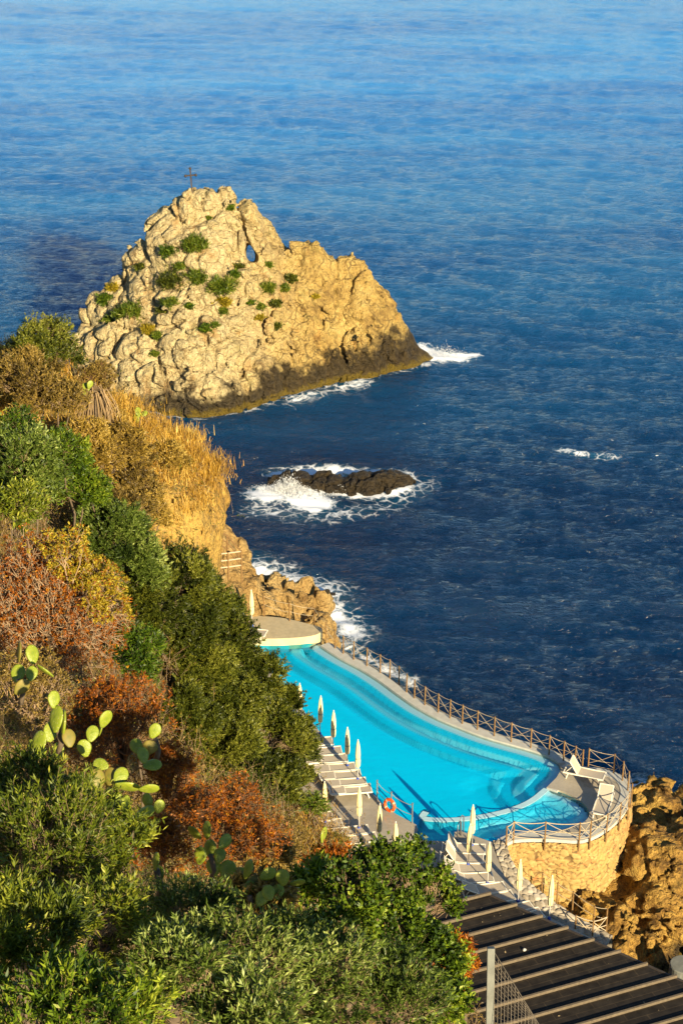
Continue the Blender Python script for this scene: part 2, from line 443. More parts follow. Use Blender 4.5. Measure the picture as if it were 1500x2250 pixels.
def rock(name, lo, hi, h, base, disp, mat, band=2.5, cut=None):
    """base(P)->approx signed distance; disp(P)->outward displacement"""
    ax = [np.arange(l, u, h) for l, u in zip(lo, hi)]
    shp = tuple(len(a) for a in ax)
    G = np.stack(np.meshgrid(*ax, indexing='ij'), -1).reshape(-1, 3).astype(np.float32)
    f = base(G).astype(np.float32)
    m = np.abs(f) < band
    f[m] -= disp(G[m])
    if cut: f = np.maximum(f, cut(G).astype(np.float32))
    f = f.reshape(shp)
    f[0] = f[-1] = 1; f[:, 0] = f[:, -1] = 1; f[:, :, 0] = 1; f[:, :, -1] = 1
    V, Q = surface_nets(f, lo, h)
    return link_np(name, V, Q, mat, smooth=True), V, Q
def ridged(P, scale, oct, seed):
    r = 0; a = 1; tot = 0
    for o in range(oct):
        r = r + a * (1 - 2 * np.abs(vnoise(P, scale / 2 ** o, seed + o * 13))); tot += a; a *= .55
    return r / tot
def blocks(P, sc, amp, seed, sq=(1, 1, 1)):
    F1, F2, R = worley(P * np.array(sq, np.float32), sc, seed)
    return amp * ((R - .5) * 1.6 * np.clip((F2 - F1) / .12, 0, 1) - .25 * np.exp(-((F2 - F1) / .06) ** 2))
def lumps(P, sc, amp, seed, sq=(1, 1, 1)):
    F1, F2, R = worley(P * np.array(sq, np.float32), sc, seed)
    return amp * ((1 - np.clip(F1, 0, 1.1) ** 2) - .45 + (R - .5) * .6 - .85 * np.exp(-((F2 - F1) / .09) ** 2))

# --- the islet
SIL = [(160, 800), (176, 700), (205, 655), (262, 615), (282, 560), (330, 492), (352, 458), (395, 435), (428, 417), (470, 412), (500, 418), (514, 430), (521, 447), (528, 443), (545, 446), (566, 462), (600, 492), (625, 532), (660, 545), (695, 546), (722, 568), (765, 568), (800, 590), (818, 620), (850, 648), (878, 690), (900, 735), (925, 768), (975, 800)]
def ridge_y(x): return 137.0 + .10 * (x + 10)
rx, rzv = [], []
for a, b in SIL:
    x = -10.
    for _ in range(6):
        d = ray(a, b); t = ridge_y(x) / d[1]; x = d[0] * t
    rx.append(x); rzv.append(CAMZ + d[2] * t)
rx = np.array(rx); rzv = np.array(rzv)
wf = np.array(pxl(ISLET_WATER, 0))
def islet_h(x, y):
    zr = np.interp(x, rx, rzv, left=-3, right=-3)
    yf = np.interp(x, wf[:, 0], wf[:, 1], left=wf[0, 1], right=wf[-1, 1]) 
    yr = np.maximum(ridge_y(x), yf + .8)
    yb = yr + np.clip(zr * .7, 2, 9)
    s = (y - yf) / (yr - yf)
    g = np.interp(s, [-.3, -.04, .0, .10, .25, .55, .8, .93, 1.0], [-.6, -.25, .02, .20, .33, .62, .84, .97, 1.0])
    b = (y - yr) / (yb - yr)
    gb = np.interp(b, [0, .15, .5, 1, 1.3], [1, .97, .6, 0, -.6])
    return np.where(s <= 1, g, gb) * np.maximum(zr, 1.0) + np.where(zr < 1, zr - 1, 0)
def islet_base(P):
    x, y, z = P[:, 0], P[:, 1], P[:, 2]
    h = islet_h(x, y); e = .3
    gx = (islet_h(x + e, y) - islet_h(x - e, y)) / (2 * e); gy = (islet_h(x, y + e) - islet_h(x, y - e)) / (2 * e)
    f = (z - h) / np.sqrt(1 + np.clip(gx, -3, 3) ** 2 + np.clip(gy, -4, 4) ** 2)
    return f
def islet_disp(P):
    x = P[:, 0]
    qx, qy, _ = to_px(P)
    right = np.clip((qx - 560 - (qy - 560) * .25) / 80, 0, 1)
    low = np.clip((qy - 700) / 80, 0, 1)
    W = P + .5 * np.stack([vnoise(P, 1.7, 31), vnoise(P, 1.7, 32), vnoise(P, 1.7, 33)], 1)
    a = lumps(W, 3.2, .50, 11, (1, 1, .8)) + lumps(W, 1.5, .40, 12) + blocks(W, 1.0, .22, 13) + blocks(W, .5, .12, 23) - .1
    b = lumps(W, 4.2, .45, 14, (1.3, 1, .6)) + blocks(W, 1.1, .24, 15, (1.2, 1, .6)) + blocks(W, .5, .15, 24, (1.2, 1, .6)) + lumps(W, .55, .14, 16) + .2 * ridged(W, 1.6, 3, 19)
    d = a * (1 - right) + b * right + .35 * fbm(P, 2.5, 3, 18)
    # pothole and cleft under the leaning slab
    t = np.clip((qy - 455) / 95, 0, 1); cx = 522 + 27 * t
    cleft = np.exp(-((qx - cx) / 4.5) ** 2) * (.2 + .8 * t) * ((qy > 440) & (qy < 575))
    d = d - 1.1 * cleft
    slab = np.exp(-((qx - (548 + 30 * t)) / 16) ** 2) * ((qy > 430) & (qy < 560))
    return (d + .35 * slab) * np.clip((7.4 - x) / 4, .12, 1)
def islet_cut(P):
    qx, qy, _ = to_px(P); s_ = 145 / FPX
    wob = 4 * vnoise(P, 1.1, 66)
    u = qx - (549 + .28 * (qy - 555)) + wob; v = qy - 557 + wob
    r = np.hypot(u / np.where(v < 0, 8 + .2 * np.clip(v + 24, 0, 24), 13), v / np.where(v < 0, 23, 19))
    return (1 - r) * 10 * s_
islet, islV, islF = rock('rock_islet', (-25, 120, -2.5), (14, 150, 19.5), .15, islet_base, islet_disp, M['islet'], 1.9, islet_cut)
tag(islet, 'tall pale limestone islet with a natural hole rising out of the sea', 'rock islet')

# --- skerry in the bay
def ell(P, c, r):
    q = (P - np.array(c, np.float32)) / np.array(r, np.float32)
    l = np.sqrt((q ** 2).sum(1)); return (l - 1) * min(r)
def multi(lst):
    def f(P):
        d = np.full(len(P), 9., np.float32)
        for c, r in lst: d = np.minimum(d, ell(P, c, r))
        return d
    return f
sk = []
for a, b, rx_, ry_, rz_ in ((640, 1062, 1.2, .7, .55), (690, 1068, 1.9, .7, .5), (760, 1072, 2.3, .8, .6), (820, 1067, 1.7, 1.0, .72), (858, 1060, 1.3, .7, .66), (720, 1070, 1.6, .8, .6), (795, 1070, 1.8, .9, .66)):
    p = at_z(a, b, 0); sk.append(((p[0], p[1], 0), (rx_, ry_, rz_)))
cs = np.array([s[0] for s in sk])
sko, _, _ = rock('wave_washed_rock', (cs[:, 0].min() - 3, cs[:, 1].min() - 3, -1), (cs[:, 0].max() + 3, cs[:, 1].max() + 3, 2.4), .09, multi(sk),
                 lambda P: lumps(P, 1.3, .2, 41) + blocks(P, .5, .10, 42) + .22 * ridged(P, 1.1, 3, 46) + .12 + .25 * fbm(P, .8, 3, 43), M['skerry'], 1.5)
tag(sko, 'low black wave washed rock ringed by white surf in the bay', 'rock')
sk2 = [((at_z(a, b, 0)[0], at_z(a, b, 0)[1], 0), (r, r * .8, r * .6)) for a, b, r in ((685, 1325, 1.0), (715, 1310, .5))]
cs = np.array([s[0] for s in sk2])
sko2, _, _ = rock('wave_washed_rock', (cs[:, 0].min() - 2, cs[:, 1].min() - 2, -1), (cs[:, 0].max() + 2, cs[:, 1].max() + 2, 1.6), .1, multi(sk2),
                  lambda P: lumps(P, .8, .3, 44) + .2 * fbm(P, .8, 3, 45), M['skerry'], 1.2)
tag(sko2, 'small dark boulder awash in foam behind the far sun terrace', 'rock')

# ------------------------------------------------------------------ the hill and its cliff
CTRL = [(0, 2250, 13), (300, 2250, 14), (600, 2250, 17), (900, 2250, 22), (1060, 2250, 27), (0, 2000, 17), (300, 2000, 19), (550, 2000, 23), (800, 2050, 24), (950, 2100, 31),
        (0, 1750, 26), (200, 1720, 28), (400, 1800, 28), (600, 1960, 28.5), (700, 1900, 34), (0, 1500, 34), (200, 1520, 35), (300, 1620, 35), (450, 1760, 35), (620, 1800, 42),
        (0, 1300, 41), (150, 1330, 42), (280, 1430, 45), (0, 1100, 48.5), (150, 1150, 51), (0, 900, 58), (150, 950, 61), (0, 770, 66), (100, 775, 68), (200, 875, 69), (300, 915, 71), (400, 945, 72), (480, 990, 73),
        (250, 1060, 65), (350, 1040, 69), (430, 1050, 71), (80, 1000, 55)]
ctrl = [at_t(*c) for c in CTRL]
ctrl += [np.array(p, float) for p in [(-7, 55, 17.5), (-4, 50, 17), (-3.5, 57, 12), (-6, 60, 15), (-1, 55, 11), (-8.5, 60, 21), (-9, 52, 24), (1, 50, 12), (4, 45, 12), (-2, 44, 20), (3, 36, 20), (8, 40, 10), (12, 30, 18), (14, 10, 34), (0, -5, 47), (-20, -5, 50), (-12, 5, 47), (-35, 20, 46), (-40, 60, 40), (-25, 45, 36), (-20, 62, 33), (-28, 66, 36), (6, 14, 38), (9, 24, 27), (-12, 30, 38), (-14, 18, 43)]]
ctrl = np.array(ctrl)
def left_edge(y): return np.interp(y, [30, 46, 55, 60, 62, 64, 66, 70, 80, 92], [16, 9, 4.6, 2.2, .0, -4.0, -5.8, -6.6, -7.8, -9.0])
def hill_h(x, y, open_side=False):
    x = np.asarray(x, float); y = np.asarray(y, float)
    sh = x.shape; X = x.ravel(); Y = y.ravel()
    d2 = (X[:, None] - ctrl[None, :, 0]) ** 2 + (Y[:, None] - ctrl[None, :, 1]) ** 2
    w = 1 / (d2 + .8) ** 2.2
    # local planes flattened: Shepard with gradient of the general slope
    z = (w * (ctrl[None, :, 2] - .38 * (Y[:, None] - ctrl[None, :, 1]) * (Y[:, None] < 52))).sum(1) / w.sum(1)
    e = left_edge(Y); dd = np.maximum(e - X, -2)
    k = np.interp(Y, [40, 58, 62, 63.5, 66, 90], [1.0, 1.5, 2.0, 5, 16, 16])
    cap = DECK - .4 + k * dd
    cap = np.where((Y > 64), np.minimum(cap, 99), cap)
    if not open_side: z = np.minimum(z, cap)
    yr = 67.4 + np.clip((-X - 6) * .22, 0, 4)
    z = np.minimum(z, 26 + .5 * np.clip(-X - 6, 0, 30) - 3.0 * np.clip(Y - yr, -2, 30))
    z = z - .38 * np.clip(X + 9.5, 0, 6) * np.clip((Y - 61) / 3, 0, 1)
    z = np.where(Y > yr + 5, z - (Y - yr - 5) * 1, z)
    return np.maximum(z, -2).reshape(sh)
def cliff_edge(y): return np.interp(y, [56, 60, 62, 64, 66, 70, 80, 92], [-7.5, -6.4, -5.8, -5.3, -4.95, -5.3, -6.6, -8.4])
def cliff_zone(x, y):
    return np.clip(np.minimum(np.minimum((x + 11.0) / 2, (2.5 - x) / 2), np.minimum((y - 58.5) / 2, (84 - y) / 2)), 0, 1)
def build_hill():
    xs = np.concatenate([np.linspace(-60, -16, 45), np.arange(-15.7, 16, .22)]); ys = np.arange(-6, 84, .3)
    X, Y = np.meshgrid(xs, ys)
    Z = hill_h(X, Y)
    P = np.stack([X.ravel(), Y.ravel(), Z.ravel()], 1)
    Z = Z + (.5 * fbm(P, 2.2, 4, 61)).reshape(X.shape) - .8 * cliff_zone(X, Y)
    nr, nc = X.shape; idx = np.arange(nr * nc).reshape(nr, nc)
    F = np.stack([idx[:-1, :-1], idx[:-1, 1:], idx[1:, 1:], idx[1:, :-1]], -1).reshape(-1, 4)
    V = np.stack([X, Y, Z], -1).reshape(-1, 3)
    # cut away what would stand in the water or on the deck
    q = V[F].mean(1); keep = q[:, 2] > 2.0
    F = F[keep]
    t = NT('hillside_soil'); g = t.pos()
    a = t.noise(g, .5, 6, .6); b = t.noise(g, 4, 6, .7)
    c = t.ramp(a, [(.35, (.10, .07, .025)), (.5, (.22, .14, .045)), (.65, (.09, .085, .02))])
    c = t.mix(.4, c, t.ramp(b, [(.3, (.05, .035, .015)), (.7, (.30, .20, .07))]))
    t.pbsdf(Base_Color=c, Roughness=.95, Specular_IOR_Level=.1, Normal=t.bump(b, .8, .15))
    o = link_np('hillside', V, F, t.m, smooth=True); structure(o); return V, F
hilV, hilF = build_hill()
def cliff_base(P):
    x, y, z = P[:, 0], P[:, 1], P[:, 2]
    # evaluate on a grid and look up, the wall leaning out a little towards its top
    gx = np.arange(-16, 4, .2); gy = np.arange(56, 90, .2)
    GX, GY = np.meshgrid(gx, gy, indexing='ij'); H = hill_h(GX, GY, True)
    ey = np.arange(50, 94, .4); edge = [(float(cliff_edge(q)), float(q)) for q in ey]
    def look(a, b):
        i = np.clip((a + 16) / .2, 0, len(gx) - 1.001); j = np.clip((b - 56) / .2, 0, len(gy) - 1.001)
        i0 = i.astype(int); j0 = j.astype(int); u = i - i0; v = j - j0
        return H[i0, j0] * (1 - u) * (1 - v) + H[i0 + 1, j0] * u * (1 - v) + H[i0, j0 + 1] * (1 - u) * v + H[i0 + 1, j0 + 1] * u * v
    h = look(x, y); e = .4
    gxx = np.clip((look(x + e, y) - look(x - e, y)) / (2 * e), -2.5, 2.5); gyy = np.clip((look(x, y + e) - look(x, y - e)) / (2 * e), -2.5, 2.5)
    top = (z - h) / np.sqrt(1 + gxx ** 2 + gyy ** 2)
    xx = x + .26 * np.clip(20 - z, 0, 14)
    sd = seg_dist(xx, y, edge); side = np.where(xx < cliff_edge(y), -sd, sd)
    k = .9; m = np.clip(.5 + .5 * (top - side) / k, 0, 1)
    f = side * (1 - m) + top * m + k * m * (1 - m)
    return f + 1.2 * (1 - np.clip(cliff_zone(x, y) * 2, 0, 1))
def cliff_disp(P):
    return lumps(P, 2.6, .28, 51, (1, 1, .35)) + blocks(P, .9, .26, 52, (1.2, 1.2, .5)) + .30 * ridged(P * np.array([1, 1, .5], np.float32), 1.6, 4, 54) + .5 * fbm(P, 3.0, 4, 53)
clf, cliV, cliF = rock('cliff', (-12, 56.5, 2.5), (3, 80, 30), .2, cliff_base, cliff_disp, M['cliff'], 2.0)
structure(clf)

# --- rocky outcrop beyond the far terrace, carrying the footpath rail
def px_ell(lst):
    r = []
    for a, b, z, rx_, ry_, rz_ in lst:
        p = at_z(a, b, z); r.append(((p[0], p[1], z), (rx_, ry_, rz_)))
    return r
oc = px_ell([(485, 1300, 5.8, 2.0, 2.2, 1.9), (530, 1348, 4.5, 2.1, 2.0, 1.7), (585, 1366, 3.7, 1.9, 1.2, 1.8), (630, 1382, 3.0, 1.4, .9, 1.7), (664, 1400, 2.5, 1.1, .8, 1.9), (700, 1418, 2.5, .8, .8, 1.9),
             (450, 1240, 7.0, 2.3, 2.3, 2.0), (560, 1370, 2, 4.2, 1.6, 2.6), (462, 1215, 7.8, 1.2, 1.2, 1.2)])
cs = np.array([s[0] for s in oc])
out_o, outV, outF = rock('rock_outcrop', (cs[:, 0].min() - 4, cs[:, 1].min() - 4, -1), (cs[:, 0].max() + 3, cs[:, 1].max() + 4, 11.5), .14, multi(oc),
                 lambda P: lumps(P, 1.9, .3, 71, (1, 1, .8)) + blocks(P, .9, .34, 72, (1, 1, .6)) + .25 * ridged(P, 1.2, 4, 74) + .2 * fbm(P, 1.5, 3, 73), M['outcrop'], 1.8)
tag(out_o, 'ochre rock outcrop sloping to the sea beyond the far end of the pool', 'rock')

# --- shore rocks right of the stone terrace
sr = px_ell([(1435, 1815, 1.5, 1.7, 2.0, 1.6), (1490, 1850, 1.3, 1.7, 2.2, 1.6), (1405, 1900, 1.6, 1.4, 1.7, 1.6), (1450, 1930, 1.5, 2.2, 2.2, 2.2), (1520, 1920, 1.4, 2.4, 3.0, 2.0),
             (1400, 1985, .7, 1.5, 1.8, 1.5), (1460, 2020, .9, 2.2, 2.2, 1.5), (1540, 2020, .8, 2.4, 3.0, 1.4), (1360, 2070, .6, 1.3, 1.6, 1.5), (1430, 2090, .2, 2.0, 1.6, 1.2), (1330, 2030, .2, 1.3, 1.5, 1.4), (1260, 2050, .3, 2.2, 1.4, 1.5), (1200, 2010, .0, 1.8, 1.3, 1.6), (1540, 1850, 1, 2, 3, 1.5)])
cs = np.array([s[0] for s in sr])
shr, shrV, shrF = rock('shore_rock', (cs[:, 0].min() - 3.2, cs[:, 1].min() - 3, -1), (cs[:, 0].max() + 3.2, cs[:, 1].max() + 4, 5.2), .11, multi(sr),
                 lambda P: lumps(P, 1.7, .25, 81, (1, 1, .7)) + blocks(P, .8, .4, 82) + blocks(P, .36, .16, 85) + .45 * ridged(P, 1.1, 4, 84) + .35 * fbm(P, .8, 3, 83), M['shore'], 2.0)
tag(shr, 'jagged ochre shore rocks below the curved stone terrace wall', 'rock')

def bvh(V, F): return BVHTree.FromPolygons(V.tolist(), F.tolist())
BV_ISL = bvh(islV, islF); BV_CLI = bvh(cliV, cliF); BV_HIL = bvh(hilV, hilF)
def hit(bv, px, py):
    d = ray(px, py); r = bv.ray_cast(Vector((0, 0, CAMZ)), Vector(d).normalized())
    return r[0], r[1]
def ground_z(x, y):
    zs = [h[0].z for h in (b.ray_cast(Vector((float(x), float(y), 80)), Vector((0, 0, -1))) for b in (BV_CLI, BV_HIL)) if h[0] is not None]
    return max(zs) if zs else DECK

# ------------------------------------------------------------------ pool, decks, terrace wall
def smooth_path(pts, n=6, closed=False):
    P = [np.array(p, float) for p in pts]; m = len(P); out = []
    rngi = range(m if closed else m - 1)
    for i in rngi:
        p0 = P[(i - 1) % m] if closed or i > 0 else P[i]; p1 = P[i]; p2 = P[(i + 1) % m]
        p3 = P[(i + 2) % m] if closed or i + 2 < m else p2
        for k in range(n):
            t = k / n
            out.append(.5 * (2 * p1 + (p2 - p0) * t + (2 * p0 - 5 * p1 + 4 * p2 - p3) * t * t + (3 * p1 - p0 - 3 * p2 + p3) * t ** 3))
    if not closed: out.append(P[-1])
    return out
OUTER = [(704, 1418), (722, 1430), (750, 1447), (790, 1468), (830, 1493), (868, 1521), (910, 1550), (960, 1577), (1010, 1598), (1060, 1617), (1110, 1632), (1160, 1646), (1200, 1660), (1226, 1676), (1232, 1690), (1222, 1708), (1200, 1730)]
LAGOON = [(1200, 1730), (1236, 1739), (1268, 1755), (1290, 1775), (1292, 1795), (1272, 1812), (1230, 1824), (1170, 1832), (1108, 1836)]
NEAR = [(1108, 1836), (1050, 1840), (1012, 1826), (998, 1828), (996, 1849), (940, 1847), (900, 1842), (918, 1822), (914, 1812)]
LEFT = [(914, 1812), (870, 1789), (835, 1762), (800, 1722), (760, 1678), (720, 1630), (690, 1592), (655, 1545), (600, 1480), (560, 1430), (560, 1416), (704, 1414)]
gp = lambda l: [at_z(a, b, DECK)[:2] for a, b in l]
outer_w = smooth_path(gp(OUTER), 5); lag_w = smooth_path(gp(LAGOON), 5)
pool_poly = outer_w + lag_w[1:] + gp(NEAR)[1:] + gp(LEFT)[1:]
ledge_w = smooth_path(gp([(1200, 1730), (1165, 1757), (1120, 1776), (1060, 1790), (1000, 1797), (950, 1797), (928, 1792), (935, 1780)]), 6)
def inside(X, Y, poly):
    r = np.zeros(X.shape, bool); n = len(poly)
    for i in range(n):
        x0, y0 = poly[i]; x1, y1 = poly[(i + 1) % n]
        c = ((y0 > Y) != (y1 > Y)); 
        with np.errstate(divide='ignore', invalid='ignore'):
            xi = (x1 - x0) * (Y - y0) / (y1 - y0 + 1e-12) + x0
        r ^= c & (X < xi)
    return r
WATER = DECK - .10
pool = thing('swimming_pool', 'freeform turquoise swimming pool with shallow lagoon end above the sea', 'swimming pool', (*np.mean(pool_poly, 0), DECK))
PO = np.array(pool.location)
def loc(V): return np.asarray(V) - PO
def build_pool():
    pp = np.array(pool_poly); lo = pp.min(0) - .3; hi = pp.max(0) + .3
    h = .11
    X, Y = np.meshgrid(np.arange(lo[0], hi[0], h), np.arange(lo[1], hi[1], h))
    ins = inside(X, Y, pool_poly); db = seg_dist(X, Y, pool_poly + [pool_poly[0]]); sd = np.where(ins, db, -db)
    do = seg_dist(X, Y, [tuple(p) for p in outer_w])
    lagp = [tuple(p) for p in ledge_w] + gp([(914, 1812)]) + gp(NEAR)[::-1] + lag_w[::-1]
    inlag = inside(X, Y, lagp)
    deep = np.interp(do, [0, .5, .58, .95, 1.02, 1.65, 1.72, 2.15, 2.22, 2.7, 2.78, 4.0, 8], [.10, .12, .66, .68, .30, .32, .80, .82, .55, .57, 1.0, 1.25, 1.4])
    dl = seg_dist(X, Y, [tuple(p) for p in ledge_w])
    dlg = seg_dist(X, Y, [tuple(p) for p in lag_w])
    lag = np.interp(dlg, [0, .5, .6, 1.2, 1.35], [.12, .14, .32, .34, .52])
    dep = np.where(inlag, lag, np.minimum(deep, 1.4))
    dep = np.where(dl < .2, .07, dep)
    Z = WATER - dep
    tone = np.interp(do, [0, .5, .56, .97, 1.0, 1.67, 1.7, 2.18, 2.2, 2.72, 2.75, 4.5], [.8, .8, .55, .55, 1, 1, .55, .55, .95, .95, .6, .6]); tone = np.where(inlag, .8, tone)
    nr, nc = X.shape; idx = np.arange(nr * nc).reshape(nr, nc)
    F = np.stack([idx[:-1, :-1], idx[:-1, 1:], idx[1:, 1:], idx[1:, :-1]], -1).reshape(-1, 4)
    s = sd.ravel()[F].max(1) > -.12; F = F[s]
    V = np.stack([X, Y, Z], -1).reshape(-1, 3)
    used, inv = np.unique(F, return_inverse=True)
    t = NT('pool_tile'); g = t.pos()
    n = t.noise(g, 1.5, 3)
    br = t.n('ShaderNodeTexBrick', {'Vector': g, 'Scale': 3.0, 'Color1': (.78, .94, .98), 'Color2': (.74, .92, .97), 'Mortar': (.66, .86, .93), 'Mortar Size': .012, 'Brick Width': .5, 'Row Height': .5}).outputs[0]
    br = t.mix(1, br, t.ramp(t.attr('tone'), [(0, (.25, .62, .80)), (.6, (.72, .96, 1)), (1, (1, 1, 1))]), 'MULTIPLY')
    t.pbsdf(Base_Color=t.mix(.12, br, t.ramp(n, [(.3, (.70, .90, .96)), (.7, (.80, .95, .99))])), Roughness=.5)
    link_np('basin', loc(V[used]), inv.reshape(F.shape), t.m, pool, smooth=True, attrs={'tone': ('POINT', tone.ravel()[used])})
    # water sheet: the deeper the water under it, the more it scatters and the more red it swallows
    t = NT('pool_water'); g = t.pos(); dp = t.attr('depth')
    w = t.noise(t.pos((.6, 1, 1)), 2.6, 4, .55); w2 = t.noise(g, 8, 3, .5)
    nb = t.bump(t.math('ADD', w, t.math('MULTIPLY', w2, .3)), .4, .05)
    tr = t.n('ShaderNodeBsdfTransparent', {'Color': t.ramp(t.math('DIVIDE', dp, 1.6), [(0, (1, 1, 1)), (.08, (.82, .97, 1)), (.25, (.30, .88, .97)), (.5, (.06, .78, .96)), (1, (.01, .70, .95))])})
    gl = t.n('ShaderNodeBsdfGlossy', {'Roughness': .04, 'Normal': nb})
    fr = t.n('ShaderNodeFresnel', {'IOR': 1.333, 'Normal': nb})
    df = t.n('ShaderNodeBsdfDiffuse', {'Color': (.0, .64, .99), 'Normal': nb})
    m0 = t.n('ShaderNodeMixShader', {0: t.smooth(dp, .05, 1.25, .04, .68), 1: tr.outputs[0], 2: df.outputs[0]})
    ms = t.n('ShaderNodeMixShader', {0: t.math('MULTIPLY', fr.outputs[0], .55), 1: m0.outputs[0], 2: gl.outputs[0]})
    t.t.links.new(ms.outputs[0], t.out.inputs['Surface'])
    Vw = V[used].copy(); dd = WATER - Vw[:, 2]; Vw[:, 2] = WATER
    link_np('water', loc(Vw), inv.reshape(F.shape), t.m, pool, smooth=True, attrs={'depth': ('POINT', dd)})
build_pool()

def deck_mat():
    t = NT('wet_pool_deck'); g = t.pos()
    n = t.noise(g, .7, 6, .6); f = t.noise(g, 7, 5, .6)
    c = t.ramp(n, [(.35, (.30, .25, .17)), (.65, (.42, .36, .26))])
    c = t.mix(.25, c, t.ramp(f, [(.3, (.25, .21, .15)), (.7, (.46, .41, .31))]))
    r = t.smooth(t.noise(g, .5, 4, .6), .40, .60, .12, .6)
    t.pbsdf(Base_Color=c, Roughness=r, Specular_IOR_Level=.5, Normal=t.bump(f, .08, .02)); return t.m
M['deck'] = deck_mat()
M['coping'] = simple('pale_coping_stone', (.46, .44, .37), .6, .12, 3, .1)
def offset(path, d):
    P = np.array(path); T = np.gradient(P, axis=0); T /= np.linalg.norm(T, axis=1)[:, None] + 1e-9
    N = np.stack([T[:, 1], -T[:, 0]], 1); return P + N * d
def strip(a, b, z0, z1, origin=(0, 0, 0)):
    """solid strip between two paths"""
    mb = MB(); a = np.array(a) - np.array(origin)[:2]; b = np.array(b) - np.array(origin)[:2]; n = len(a); z0 -= origin[2]; z1 -= origin[2]
    vs = [(*p, z1) for p in a] + [(*p, z1) for p in b] + [(*p, z0) for p in a] + [(*p, z0) for p in b]
    fs = []
    for i in range(n - 1):
        fs += [(i, n + i, n + i + 1, i + 1), (i + 1, 2 * n + i + 1, 2 * n + i, i), (n + i, 3 * n + i, 3 * n + i + 1, n + i + 1), (2 * n + i, 2 * n + i + 1, 3 * n + i + 1, 3 * n + i)]
    fs += [(0, 2 * n, 3 * n, n), (n - 1, 2 * n - 1, 4 * n - 1, 3 * n - 1)]
    mb.add(vs, fs); return mb
# seaward coping of the pool and the low wall it stands on (outside is to the right of the path's travel? checked by sign)
out_off = offset(outer_w, -.55)
if np.mean(np.hypot(*(out_off - np.mean(pool_poly, 0)).T)) < np.mean(np.hypot(*(np.array(outer_w) - np.mean(pool_poly, 0)).T)): out_off = offset(outer_w, .55); SGN = 1
else: SGN = -1
strip(outer_w, out_off, DECK - .25, DECK, PO).build('coping', M['coping'], pool)
seawall = strip(offset(outer_w, SGN * .04), offset(outer_w, SGN * .75), -1, DECK - .12).build('sea_wall', M['concrete'])
tag(seawall, 'low seaward retaining wall under the curving pool edge', 'wall')
# ledge between pool and lagoon
strip(offset(ledge_w, .15), offset(ledge_w, -.15), WATER - .5, WATER + .012, PO).build('ledge', simple('wet_pale_tile', (.40, .60, .64), .25, .08, 4), pool)

# decks (each a slab with its own walls)
mb = MB()
left_deck = gp([(914, 1812), (870, 1789), (835, 1762), (800, 1722), (760, 1678), (720, 1630), (690, 1592), (655, 1545), (600, 1480), (560, 1430)]) + [(-7, 96), (-12, 80), (-6, 60), (-1, 50), (4, 44), (13, 44)] + gp([(1400, 2160), (1300, 2062), (1200, 2012), (1150, 1975), (1108, 1925), (1090, 1880), (1080, 1850), (1050, 1840), (1012, 1826), (998, 1828), (996, 1849), (940, 1847), (900, 1842), (918, 1822)])
mb.prism([tuple(p) for p in left_deck], DECK - .6, DECK)
dk = mb.build('pool_deck', M['deck']); structure(dk)
# raised far terrace
far = thing('sun_terrace', 'pale raised sun terrace at the far end of the pool', 'terrace', at_z(640, 1400, DECK))
mb = MB(); FARZ = DECK + .32
ft = smooth_path([at_z(a, b, FARZ)[:2] for a, b in [(540, 1402), (600, 1404), (660, 1401), (695, 1395), (708, 1385), (702, 1378), (680, 1372), (620, 1358), (540, 1352)]], 4)
mb.prism([tuple(p - PO[:2] * 0 - np.array(far.location)[:2]) for p in ft], -.35, .32)
t = NT('cream_render'); n = t.noise(t.pos(), 1.5, 5)
t.pbsdf(Base_Color=t.ramp(n, [(.3, (.50, .42, .22)), (.7, (.60, .51, .29))]), Roughness=.8); M['cream'] = t.m
mb.build('slab', M['cream'], far, bevel=.03)
mb = MB(); ft2 = [tuple(np.array(p) - np.array(far.location)[:2]) for p in ft]
mb.prism([(a * .995, b * .995) for a, b in ft2], .322, .34)
mb.build('paving', simple('beige_paving', (.46, .37, .21), .7, .12, 4, .1), far)
# bay terrace: ring between lagoon and stone wall
WALL_TOP = [(1110, 1852), (1122, 1845), (1160, 1842), (1200, 1842), (1240, 1844), (1272, 1846), (1300, 1838), (1330, 1820), (1356, 1798), (1374, 1772), (1382, 1748), (1380, 1730), (1370, 1714), (1350, 1700), (1320, 1692), (1290, 1688), (1262, 1684), (1240, 1676)]
wall_w = smooth_path(gp(WALL_TOP), 4)
bay = [tuple(p) for p in lag_w[::-1]] + [tuple(p) for p in smooth_path(gp([(1200, 1730), (1222, 1708), (1232, 1690), (1226, 1676)]), 4)[1:]] 
bay = [tuple(p) for p in wall_w] + [tuple(p) for p in gp([(1226, 1676), (1232, 1690), (1222, 1708)])] + [tuple(p) for p in lag_w] 
mb = MB(); mb.prism(bay, DECK - .7, DECK + .004)
bt = mb.build('bay_terrace', M['deck']); structure(bt); bt.name = 'terrace_paving'
